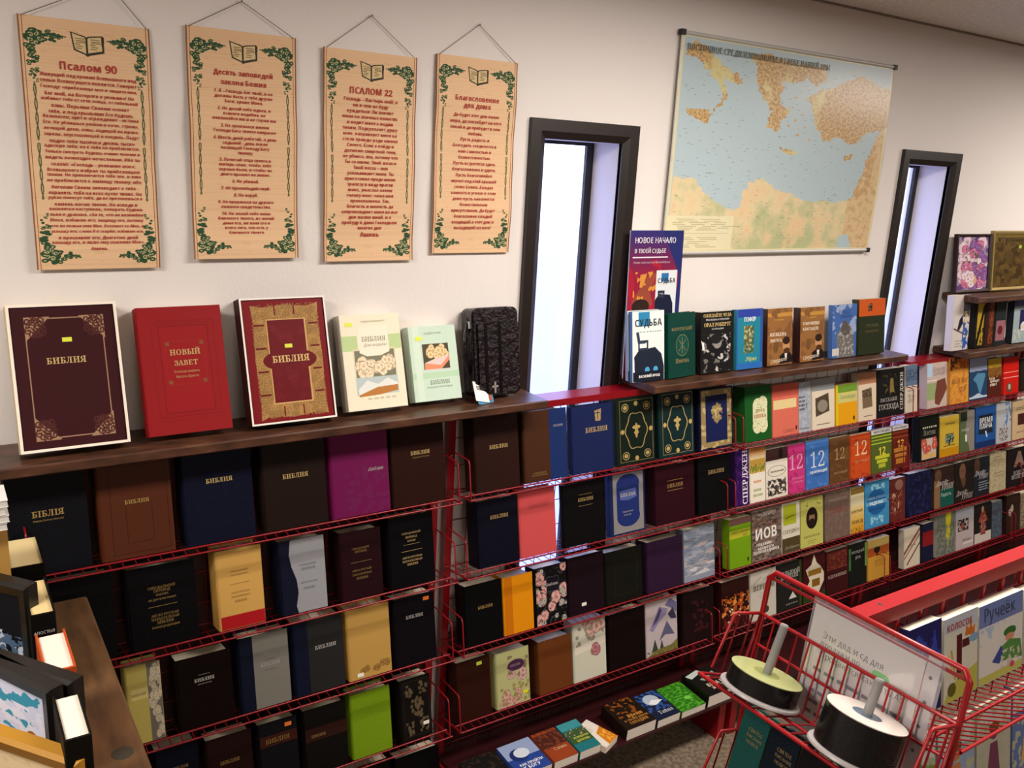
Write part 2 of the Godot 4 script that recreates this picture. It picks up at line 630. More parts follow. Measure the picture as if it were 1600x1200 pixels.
func shelf_books():
	# ---- the Bibles set out along the wooden board under the scrolls
	var g := "large Bibles standing on the wooden board under the scrolls"
	row_book(["gift_bible", "bright red New Testament with blind-stamped frame standing between two boxed Bibles", 233, 365, 489, 0.04, "h", "a51a20",
		[["O", 0.14, 0.13, 0.9, 0.87, 0.01, "7c1016"], ["R", 0.22, 0.15, 0.82, 0.84, "8e161b"], ["O", 0.22, 0.15, 0.82, 0.84, 0.012, "75101a"], ["O", 0.28, 0.27, 0.76, 0.62, 0.01, "8a2a1e"], ["R", 0.29, 0.28, 0.34, 0.31, "7d4a2c"], ["R", 0.70, 0.28, 0.75, 0.31, "7d4a2c"], ["R", 0.29, 0.58, 0.34, 0.61, "7d4a2c"], ["R", 0.70, 0.58, 0.75, 0.61, "7d4a2c"], ["T", 0.15, 0.885, 0.9, 0.9, 1, "7c1016"], ["T", 0.15, 0.1, 0.9, 0.12, 1, "7c1016"]],
		[["НОВЫЙ", 0.52, 0.355, 0.36, "c9ae74", "sb"], ["ЗАВЕТ", 0.52, 0.445, 0.28, "c9ae74", "sb"], ["Господа нашего", 0.52, 0.515, 0.3, "c9ae74", "s"], ["Иисуса Христа", 0.52, 0.555, 0.27, "c9ae74", "s"]], {"big": 1}], 1.292, 0.1, 17.0, g, true)
	row_book(["gift_bible", "cream wedding Bible with peach roses and an open book on its cover", 545, 638, 500, 0.04, "p", "e8e2cb",
		[["R", 0.0, 0.22, 0.26, 0.38, "b9cf96"], ["R", 0.76, 0.22, 1.0, 0.38, "b9cf96"], ["R", 0.17, 0.36, 0.88, 0.85, "d9d2b4"], ["R", 0.19, 0.38, 0.86, 0.84, "7a7a62"], ["F", 30, 0.06, "efd9b8", "d8b48c", 3, 0.26, 0.47, 0.8, 0.62], ["R", 0.17, 0.66, 0.88, 0.85, "b7c6c6"], ["P", [0.2, 0.78, 0.36, 0.69, 0.53, 0.74, 0.7, 0.68, 0.86, 0.74, 0.86, 0.8, 0.55, 0.82, 0.2, 0.84], "dfe3df"], ["P", [0.2, 0.84, 0.52, 0.77, 0.86, 0.76, 0.86, 0.82, 0.55, 0.85, 0.2, 0.86], "b67a3e"], ["P", [0.3, 0.12, 0.78, 0.12, 0.78, 0.4, 0.62, 0.44, 0.4, 0.44, 0.28, 0.4], "ece7d4"], ["T", 0.3, 0.86, 0.86, 0.9, 1, "c5bfa4"]],
		[["БИБЛИЯ", 0.53, 0.26, 0.4, "7d7a5c", "s"], ["Для свадьбы", 0.55, 0.325, 0.38, "a39a80", "s", 0, 0.35], ["ПОДАРОЧНЫЙ ВАРИАНТ", 0.55, 0.075, 0.4, "a39a80", "n"]], {"tag": ["d9e438", 0.14, 0.1], "big": 1}], 1.292, 0.1, 17.0, g, true)
	row_book(["gift_bible", "pale mint Bible with peach roses and a pink book on its cover", 649, 722, 517, 0.035, "p", "c5dccb",
		[["R", 0.0, 0.62, 1.0, 0.7, "b4d4b6"], ["R", 0.08, 0.0, 0.22, 1.0, "cfe2d2"], ["R", 0.26, 0.24, 0.82, 0.6, "4c4634"], ["F", 16, 0.055, "eacb98", "d0a060", 5, 0.33, 0.28, 0.75, 0.4], ["P", [0.28, 0.5, 0.55, 0.43, 0.82, 0.4, 0.82, 0.46, 0.6, 0.6, 0.28, 0.58], "e0906a"], ["P", [0.28, 0.49, 0.55, 0.43, 0.82, 0.4, 0.62, 0.53], "e6c8c4"], ["R", 0.26, 0.58, 0.82, 0.61, "c9d4cd"]],
		[["БИБЛИЯ", 0.56, 0.755, 0.42, "5f6a5c", "s"], ["В подарок венчанным", 0.55, 0.82, 0.55, "93a393", "s", 0, 0.35], ["ПОДАРОЧНАЯ", 0.5, 0.1, 0.36, "93a393", "n"]], {"tag": ["d9e438", 0.2, 0.16], "big": 1}], 1.292, 0.1, 17.0, g, true)
	boxed_bible("large dark burgundy boxed Bible with thin gold frame and filigree corners", 34, 205, 485.5, 0.05, "340c12", "efe6d6", true, g)
	boxed_bible("boxed wine-red Bible with broad gold knotwork border and red slipcase", 395, 527, 473.5, 0.045, "741019", "efe9e0", false, g)
	zip_case()

	# ---- first wire row left of the post
	var y: float = ROWS[0]
	g = "large leather Bibles on the top wire row under the wooden board"
	for a in [
		["bible", "black-navy leather Bible titled in Ukrainian on the top wire row", 20, 146, 738, 0.04, "s", "14161f", [], [["БІБЛІЯ", 0.5, 0.41, 0.4, DIM, "sb"], ["Книги Святого Письма", 0.5, 0.475, 0.38, DIM, "s"]]],
		["bible", "russet brown leather Bible with tooled frame on the top wire row", 160, 276, 716, 0.04, "s", "5c2c16", [["O", 0.14, 0.08, 0.94, 0.96, 0.01, "2c1409"], ["O", 0.34, 0.46, 0.72, 0.86, 0.012, "2c1409"]], [["БИБЛИЯ", 0.52, 0.44, 0.33, DIM, "sb"]]],
		["bible", "deep navy leather Bible with high gold title on the top wire row", 292, 401, 704, 0.04, "s", "14193a", [], [["БИБЛИЯ", 0.52, 0.33, 0.38, GOLD, "sb"]]],
		["bible", "dark chocolate leather Bible next to the magenta one", 414, 514, 688, 0.038, "s", "2a160f", [["O", 0.1, 0.05, 0.95, 0.96, 0.008, "22110b"]], [["БИБЛИЯ", 0.52, 0.41, 0.4, GOLD, "sb"]]],
		["bible", "magenta Bible embossed with darker swirls and a silver script title", 520, 611, 675, 0.035, "s", "82145a", [["C", 44, 4, "641a4a", 0.2, 0.42, 0.98, 0.98, 0.012]], [["Библия", 0.78, 0.47, 0.26, "cfcfcf", "s", 0, 0.5]]],
		["bible", "plain mahogany brown Bible beside the red rack post", 615, 698, 659, 0.035, "s", "3b1a15", [], [["БИБЛИЯ", 0.54, 0.38, 0.36, GOLD, "sb"], ["Священное Писание", 0.55, 0.435, 0.32, DIM, "s"]]]]:
		row_book(a, y, BOOK_Z, LEAN, g)

	y = ROWS[1]
	g = "parallel Bibles on the second wire row left of the post"
	for a in [
		["bible", "black Bible with a plain cover at the end of the second wire row", 88, 186, 905, 0.035, "s", "0e0c10", [], []],
		["parallel_bible", "black parallel Bible with two blocks of gold print", 205, 313, 884, 0.04, "s", "0d0c12", [], [["СИНОДАЛЬНЫЙ", 0.5, 0.27, 0.4, DIM, "s"], ["ПЕРЕВОД", 0.5, 0.315, 0.24, DIM, "s"], ["БИБЛИИ", 0.5, 0.36, 0.18, DIM, "s"], ["на русском языке", 0.5, 0.42, 0.4, DIM, "s"], ["____________", 0.5, 0.5, 0.42, DIM, "n"], ["АНГЛО-РУССКАЯ", 0.52, 0.61, 0.4, DIM, "s"], ["ПАРАЛЛЕЛЬНАЯ", 0.52, 0.655, 0.4, DIM, "s"], ["БИБЛИЯ", 0.52, 0.7, 0.24, DIM, "s"], ["новая редакция", 0.52, 0.76, 0.4, DIM, "s"]]],
		["parallel_bible", "tan parallel Bible with a wide red band along its foot", 343, 416, 858, 0.04, "s", "c49a52", [["R", 0, 0.83, 1, 1, "a1161c"]], [["СИНОДАЛЬНЫЙ", 0.5, 0.28, 0.4, "7a5a28", "s"], ["ПЕРЕВОД БИБЛИИ", 0.5, 0.33, 0.36, "7a5a28", "s"], ["__________", 0.5, 0.44, 0.42, "7a5a28", "n"], ["АНГЛО-РУССКАЯ", 0.5, 0.55, 0.4, "7a5a28", "s"], ["ПАРАЛЛЕЛЬНАЯ", 0.5, 0.6, 0.4, "7a5a28", "s"], ["БИБЛИЯ", 0.5, 0.66, 0.26, "7a5a28", "s"]]],
		["parallel_bible", "silver grey Bible with a curved navy panel along its spine", 440, 513, 843, 0.04, "s", "11183a", [["P", [0.24, 0, 1, 0, 1, 1, 0.34, 1, 0.3, 0.9, 0.36, 0.72, 0.34, 0.55, 0.24, 0.36, 0.2, 0.2], "8e9096"]], [["СИНОДАЛЬНЫЙ", 0.62, 0.36, 0.36, "5a5c64", "s"], ["ПЕРЕВОД", 0.62, 0.42, 0.3, "5a5c64", "s"], ["АНГЛО-РУССКАЯ", 0.62, 0.6, 0.36, "5a5c64", "s"], ["БИБЛИЯ", 0.62, 0.68, 0.24, "5a5c64", "s"]]],
		["parallel_bible", "maroon parallel Bible with fine gold print", 535, 600, 830, 0.035, "s", "36101a", [], [["СИНОДАЛЬНЫЙ", 0.5, 0.26, 0.42, DIM, "s"], ["ПЕРЕВОД", 0.5, 0.31, 0.28, DIM, "s"], ["____________", 0.5, 0.46, 0.5, DIM, "n"], ["АНГЛО-РУССКАЯ", 0.5, 0.58, 0.46, DIM, "s"], ["ПАРАЛЛЕЛЬНАЯ", 0.5, 0.64, 0.46, DIM, "s"], ["БИБЛИЯ", 0.5, 0.7, 0.28, DIM, "s"]]],
		["parallel_bible", "black parallel Bible with bright gold print beside the red post", 611, 681, 806, 0.035, "s", "0d0c14", [], [["СИНОДАЛЬНЫЙ", 0.5, 0.25, 0.42, GOLD, "sb"], ["ПЕРЕВОД", 0.5, 0.31, 0.26, GOLD, "sb"], ["БИБЛИИ", 0.5, 0.36, 0.18, GOLD, "sb"], ["__________", 0.5, 0.41, 0.36, GOLD, "nb"], ["__________", 0.5, 0.5, 0.46, GOLD, "nb"], ["АНГЛО-РУССКАЯ", 0.5, 0.59, 0.44, GOLD, "sb"], ["ПАРАЛЛЕЛЬНАЯ", 0.5, 0.64, 0.44, GOLD, "sb"], ["БИБЛИЯ", 0.5, 0.69, 0.24, GOLD, "sb"]]]]:
		row_book(a, y, BOOK_Z, LEAN, g)

	y = ROWS[2]
	g = "Bibles on the third wire row left of the post"
	for a in [
		["bible", "yellow Bible with a strip of grey and cream blossom", 203, 260, 1040, 0.03, "s", "b7a95a", [["R", 0.6, 0, 1, 1, "6d675e"], ["F", 44, 0.07, "bfb49c", "d8c878", 9, 0.64, 0.02, 0.98, 0.98], ["R", 0.1, 0.3, 0.6, 0.44, "cdbf78"]], [["БИБЛИЯ", 0.36, 0.37, 0.4, "7a6c3a", "s"]]],
		["bible", "dark brown glossy Bible with a gold oval badge", 281, 368, 1025, 0.04, "s", "1f0f0d", [], [["БИБЛИЯ", 0.5, 0.34, 0.36, "cfcfcf", "sb"], ["_______", 0.5, 0.27, 0.2, "cfcfcf", "nb"], ["_______", 0.5, 0.4, 0.26, "cfcfcf", "nb"]], {"gloss": 0.25}],
		["bible", "grey Bible with a navy spine strip and silver title", 378, 457, 992, 0.035, "s", "10193a", [["R", 0.26, 0, 1, 1, "75736c"]], [["БИБЛИЯ", 0.62, 0.42, 0.38, "cfcfcf", "s"], ["каноническая", 0.62, 0.36, 0.2, "3f3d3a", "n"], ["Ветхий и Новый Завет", 0.62, 0.5, 0.24, "3f3d3a", "n"]]],
		["bible", "charcoal Bible with a navy spine strip and grey title", 462, 541, 967, 0.035, "s", "0f1a3e", [["R", 0.28, 0, 1, 1, "222222"]], [["БИБЛИЯ", 0.64, 0.4, 0.42, "cfcfcf", "sb"]]],
		["bible", "shiny gold-coloured Bible in plastic wrap with small blossoms at its foot", 546, 613, 948, 0.03, "s", "b58f4a", [["F", 3, 0.05, "8f6b30", "7a5a28", 3, 0.25, 0.84, 0.4, 0.9], ["F", 2, 0.05, "8f6b30", "7a5a28", 5, 0.5, 0.84, 0.65, 0.9], ["F", 3, 0.05, "8f6b30", "7a5a28", 8, 0.75, 0.8, 0.92, 0.88]], [], {"gloss": 0.22, "tag": ["e8e4d8", 0.26, 0.94]}],
		["bible", "black-violet Bible with an orange price sticker at its top", 619, 683, 932, 0.035, "s", "14101c", [], [["БИБЛИЯ", 0.5, 0.3, 0.42, "cfcfcf", "sb"]], {"tag": ["e0742a", 0.8, 0.08]}]]:
		row_book(a, y, BOOK_Z, LEAN, g)

	y = ROWS[3]
	g = "Bibles on the fourth wire row left of the post"
	for a in [
		["bible", "dark navy Bible beside the end of the brown bookcase top", 250, 318, 1166, 0.035, "s", "121730", [], [["БИБЛИЯ", 0.55, 0.3, 0.4, DIM, "s"]]],
		["bible", "reddish brown Bible with a small gold title on the fourth wire row", 328, 400, 1150, 0.035, "s", "331614", [], [["БИБЛИЯ", 0.5, 0.38, 0.42, DIM, "s"]]],
		["bible", "black Bible with a copper band and an orange price sticker", 408, 470, 1127, 0.03, "s", "11101c", [["R", 0, 0.2, 1, 0.36, "3d1a12"]], [["БИБЛИЯ", 0.5, 0.28, 0.6, DIM, "s"]], {"tag": ["e0742a", 0.78, 0.1]}],
		["bible", "near-black Bible with a dim brown band next to the lime green one", 478, 546, 1104, 0.03, "s", "100c0c", [["R", 0, 0.3, 1, 0.5, "2b130e"]], [["БИБЛИЯ", 0.34, 0.42, 0.32, DIM, "s"]]],
		["bible", "lime green leather Bible without any print", 552, 614, 1080, 0.032, "s", "6f9016", [], []],
		["bible", "black Bible with three faded bronze medallions and a white price sticker", 627, 676, 1060, 0.035, "s", "15110f", [["O", 0.1, 0.05, 0.95, 0.95, 0.01, "40382c"], ["C", 10, 2, "5a4d38", 0.14, 0.1, 0.4, 0.3, 0.012], ["C", 10, 3, "5a4d38", 0.6, 0.08, 0.9, 0.28, 0.012], ["C", 24, 5, "5a4d38", 0.3, 0.3, 0.75, 0.66, 0.012], ["C", 10, 7, "5a4d38", 0.14, 0.7, 0.4, 0.92, 0.012], ["C", 10, 9, "5a4d38", 0.6, 0.68, 0.9, 0.9, 0.012]], [], {"tag": ["e8e4d8", 0.82, 0.78]}]]:
		row_book(a, y, BOOK_Z, LEAN, g)
	row_book(["bible", "black Bible on the lowest wire row at the foot of the post", 622, 690, 1176, 0.03, "s", "0e0d10", [], []], ROWS[4], BOOK_Z, LEAN, "Bibles on the lowest wire row")
	row_book(["bible", "near-black Bible beside the last one on the lowest wire row", 545, 615, 1196, 0.03, "s", "120d0d", [], []], ROWS[4], BOOK_Z, LEAN, "Bibles on the lowest wire row")

	# ---- second rack, under the first window
	y = ROWS[0]
	g = "Bibles on the top wire row under the window"
	for a in [
		["bible", "mahogany Bible in the first place of the rack under the window", 744, 813, 650, 0.04, "s", "3a1d17", [], [["БИБЛИЯ", 0.54, 0.42, 0.42, GOLD, "sb"]], {"pages": "2a1c20"}],
		["bible", "two-tone Bible, brown with a broad blue panel on the right", 820, 888, 642, 0.04, "s", "4f2c18", [["R", 0.58, 0, 1, 1, "152a5e"]], [["БИБЛИЯ", 0.8, 0.24, 0.22, "cfcfcf", "s"], ["СОВРЕМЕННЫЙ", 0.34, 0.87, 0.3, DIM, "s"], ["РУССКИЙ ПЕРЕВОД", 0.34, 0.905, 0.36, DIM, "s"]]],
		["bible", "blue Bible with a gold cross emblem above its title", 895, 959, 634, 0.022, "h", "1a2a66", [["P", [0.56, 0.09, 0.72, 0.07, 0.7, 0.25, 0.58, 0.25], "a08a58"], ["R", 0.63, 0.1, 0.65, 0.24, "141f4c"], ["R", 0.57, 0.13, 0.71, 0.145, "141f4c"]], [["БИБЛИЯ", 0.6, 0.37, 0.54, GOLD, "sb"]], {"thin": 1}],
		["bible", "dark green Bible with gold frame, medallions and a cross in an oval", 963, 1024, 621, 0.04, "h", "10261c", orthodox_art("a58d55"), []],
		["bible", "teal green Bible with gold frame, medallions and a cross in an oval", 1030, 1085, 611, 0.035, "h", "0c3234", orthodox_art("b59b5e"), []],
		["bible", "blue Bible with a wide gold ornamental border around a cross", 1093, 1145, 607, 0.035, "h", "131c4a", [["R", 0.04, 0.03, 0.97, 0.97, "8d7c52"], ["C", 60, 7, "b9a56e", 0.04, 0.03, 0.97, 0.97, 0.012], ["R", 0.18, 0.12, 0.84, 0.88, "131c4a"], ["E", 0.52, 0.42, 0.06, 0.16, "b9a56e"], ["E", 0.52, 0.36, 0.17, 0.045, "b9a56e"], ["E", 0.52, 0.47, 0.11, 0.04, "b9a56e"], ["C", 14, 5, "8d7c52", 0.36, 0.24, 0.68, 0.6, 0.012]], []]]:
		row_book(a, y, BOOK_Z, LEAN, g)

	y = ROWS[1]
	g = "Bibles on the second wire row under the window"
	for a in [
		["bible", "navy Bible left of the coral pink one", 748, 812, 780, 0.035, "s", "10132c", [], [["БИБЛИЯ", 0.54, 0.27, 0.44, GOLD, "sb"]]],
		["bible", "coral pink Bible with a blind-stamped title beside a bright gap", 813, 870, 764, 0.03, "s", "bf4a4c", [["O", 0.22, 0.2, 0.85, 0.3, 0.01, "a03c40"]], [["БИБЛИЯ", 0.54, 0.255, 0.5, "9c3a3e", "s"]], {"thin": 1}],
		["bible", "black Bible with a thin ruled gold title between two bright gaps", 881, 947, 754, 0.02, "s", "121015", [], [["БИБЛИЯ", 0.54, 0.28, 0.36, GOLD, "sb"], ["________", 0.54, 0.2, 0.3, DIM, "n"], ["________", 0.54, 0.38, 0.32, DIM, "n"]], {"thin": 1}],
		["bible", "blue and silver-grey Bible with a rounded title panel", 953, 1009, 738, 0.02, "h", "1b2c66", [["R", 0.1, 0.02, 0.96, 0.98, "7f7d7c"], ["E", 0.52, 0.2, 0.32, 0.16, "1a2a66"], ["R", 0.2, 0.2, 0.84, 0.72, "1a2a66"], ["E", 0.52, 0.72, 0.32, 0.16, "1a2a66"], ["P", [0.28, 0.3, 0.74, 0.28, 0.76, 0.42, 0.52, 0.46, 0.3, 0.44], "4a5a94"]], [["БИБЛИЯ", 0.52, 0.37, 0.42, "cfcfcf", "sb"], ["Священное", 0.5, 0.64, 0.3, "cfcfcf", "n"], ["Писание", 0.5, 0.69, 0.2, "cfcfcf", "n"]], {"thin": 1}],
		["bible", "wine-coloured Bible with a small ruled title", 1025, 1086, 726, 0.04, "s", "41101f", [], [["БИБЛИЯ", 0.5, 0.36, 0.4, DIM, "sb"], ["_______", 0.5, 0.27, 0.4, DIM, "n"], ["_______", 0.5, 0.44, 0.4, DIM, "n"]]],
		["bible", "black Bible with a bold title at the end of the row under the window", 1092, 1142, 710, 0.04, "s", "0f1014", [], [["БИБЛИЯ", 0.55, 0.3, 0.5, GOLD, "sb"]]]]:
		row_book(a, y, BOOK_Z, LEAN, g)

	y = ROWS[2]
	g = "Bibles on the third wire row under the window"
	for a in [
		["bible", "black zip Bible left of the orange one", 729, 787, 912, 0.035, "s", "0d0c12", [], [["БИБЛИЯ", 0.54, 0.4, 0.4, DIM, "sb"]]],
		["bible", "bright orange two-tone leather Bible", 788, 835, 900, 0.035, "s", "d98a08", [["R", 0, 0, 0.28, 1, "c26c06"]], []],
		["bible", "black Bible printed with pink blossoms and a title plate", 837, 887, 885, 0.03, "s", "15121c", [["F", 16, 0.12, "d09a94", "b87a78", 3, 0.02, 0.02, 0.98, 0.98], ["F", 14, 0.06, "a9a49a", "8a8a80", 6, 0.02, 0.02, 0.98, 0.98], ["N", "3c4440", 0.35, 0.06, 4], ["R", 0.34, 0.2, 0.76, 0.46, "15121c"], ["O", 0.34, 0.2, 0.76, 0.46, 0.012, "6a6a74"]], [["Библия", 0.55, 0.32, 0.34, "d8d4d0", "s"]]],
		["bible", "dark aubergine Bible with a white price sticker near its foot", 889, 945, 868, 0.03, "s", "2a1422", [], [], {"tag": ["e8e4d8", 0.42, 0.84]}],
		["bible", "dark green-black Bible with an embossed frame", 946, 1004, 859, 0.03, "s", "191a14", [["O", 0.24, 0.16, 0.86, 0.86, 0.012, "2c2c24"]], []],
		["bible", "plain violet leather Bible beside the sky-picture book", 1012, 1067, 843, 0.035, "s", "3c2144", [], []],
		["book", "book with a grey-blue cloudy sky picture", 1069, 1117, 825, 0.02, "p", "808a9c", [["N", "98a0ae", 0.1, 0.012, 3, [0, 0, 1, 1], 3.0], ["N", "6c788e", 0.3, 0.014, 7, [0, 0, 1, 0.7], 3.5], ["N", "b4a4a0", 0.32, 0.014, 9, [0, 0.3, 1, 0.8], 3.5], ["N", "c8c8cc", 0.1, 0.012, 5, [0, 0.7, 1, 0.9], 3.5], ["R", 0, 0.9, 1, 1, "8a93a6"]], []]]:
		row_book(a, y, BOOK_Z, LEAN, g)

	y = ROWS[3]
	g = "Bibles on the fourth wire row under the window"
	for a in [
		["bible", "chestnut brown Bible with a yellow-green price sticker at its top", 716, 769, 1031, 0.03, "s", "43190f", [], [], {"tag": ["b6c83c", 0.68, 0.1]}],
		["bible", "pale green Bible painted with a purple wreath and roses", 777, 829, 1017, 0.03, "s", "b0b27c", [["F", 12, 0.09, "c89a8c", "a87a5c", 4, 0.1, 0.74, 0.7, 0.98], ["F", 10, 0.08, "c8a09c", "9a6a6c", 6, 0.35, 0.32, 0.85, 0.52], ["C", 20, 2, "7c6c50", 0.2, 0.1, 0.95, 0.5, 0.01], ["C", 20, 4, "8c8048", 0.05, 0.6, 0.98, 0.98, 0.01], ["E", 0.58, 0.28, 0.26, 0.1, "4c2848"]], [["БИБЛИЯ", 0.58, 0.28, 0.3, "b8a0b0", "s"]], {"tag": ["d8d820", 0.86, 0.82]}],
		["bible", "light saddle-brown leather Bible without print", 843, 895, 998, 0.04, "s", "6e3c1a", [], []],
		["bible", "white Bible with pink roses and a paper band", 897, 948, 968, 0.03, "s", "c9c9b8", [["F", 10, 0.12, "c8a094", "98685c", 3, 0.4, 0.02, 0.9, 0.26], ["C", 18, 8, "8c8674", 0.05, 0.1, 0.95, 0.42, 0.012], ["P", [0, 0.42, 1, 0.34, 1, 0.46, 0, 0.54], "dcd6c8"], ["F", 3, 0.1, "b07078", "98485c", 5, 0.5, 0.5, 0.7, 0.56]], []],
		["bible", "very dark brown Bible left of the mountain-picture book", 952, 1009, 955, 0.03, "s", "1f0d0b", [], []],
		["book", "book with a watercolour of violet mountains and fir trees", 1010, 1059, 938, 0.025, "h", "b9aeb2", [["P", [0.1, 0.5, 0.42, 0.12, 0.7, 0.2, 0.62, 0.3, 0.4, 0.4, 0.2, 0.55], "8a80a4"], ["P", [0.2, 0.45, 0.44, 0.13, 0.5, 0.2, 0.36, 0.36], "4a4468"], ["P", [0.6, 0.12, 0.78, 0.02, 0.98, 0.12, 0.98, 0.3, 0.8, 0.2], "6a648c"], ["P", [0.4, 0.75, 0.66, 0.42, 0.9, 0.7, 0.6, 0.66], "5a5878"], ["P", [0.7, 0.3, 0.86, 0.2, 0.98, 0.42, 0.8, 0.4], "3c3854"], ["P", [0.16, 0.92, 0.26, 0.7, 0.36, 0.92], "3a4038"], ["P", [0.42, 0.9, 0.48, 0.74, 0.54, 0.9], "3a4038"], ["P", [0, 1, 0.3, 0.9, 0.8, 0.88, 1, 0.8, 1, 1], "7c7238"], ["N", "5c5c34", 0.1, 0.08, 3, [0, 0.9, 1, 1]]], []],
		["bible", "dark maroon Bible with faint tooled print at the end of the fourth row", 1066, 1116, 922, 0.03, "s", "2a0c10", [["C", 26, 3, "3a1418", 0.3, 0.2, 0.8, 0.8, 0.012]], []]]:
		row_book(a, y, BOOK_Z, LEAN, g)

func orthodox_art(c: String) -> Array:
	var ops := [["O", 0.1, 0.05, 0.96, 0.96, 0.012, c]]
	for q in [[0.24, 0.15], [0.8, 0.15], [0.24, 0.86], [0.8, 0.86]]:
		ops.append(["E", q[0], q[1], 0.085, 0.062, c])
		ops.append(["E", q[0], q[1], 0.07, 0.05, "1c2a22"])
		ops.append(["E", q[0], q[1], 0.045, 0.032, c])
		pass
	for q in [[0.52, 0.1], [0.52, 0.91], [0.16, 0.5], [0.9, 0.5]]:
		ops.append(["E", q[0], q[1], 0.045, 0.035, c])
	for k in 40:   # the scalloped oval
		var a := TAU * k / 40.0
		var b := TAU * (k + 1) / 40.0
		ops.append(["L", 0.52 + (0.27 + 0.02 * cos(6 * a)) * cos(a), 0.5 + (0.27 + 0.02 * cos(6 * a)) * sin(a), 0.52 + (0.27 + 0.02 * cos(6 * b)) * cos(b), 0.5 + (0.27 + 0.02 * cos(6 * b)) * sin(b), 0.016, c])
	ops += [["E", 0.52, 0.5, 0.035, 0.11, c], ["E", 0.52, 0.45, 0.1, 0.03, c], ["E", 0.52, 0.53, 0.06, 0.025, c]]
	return ops

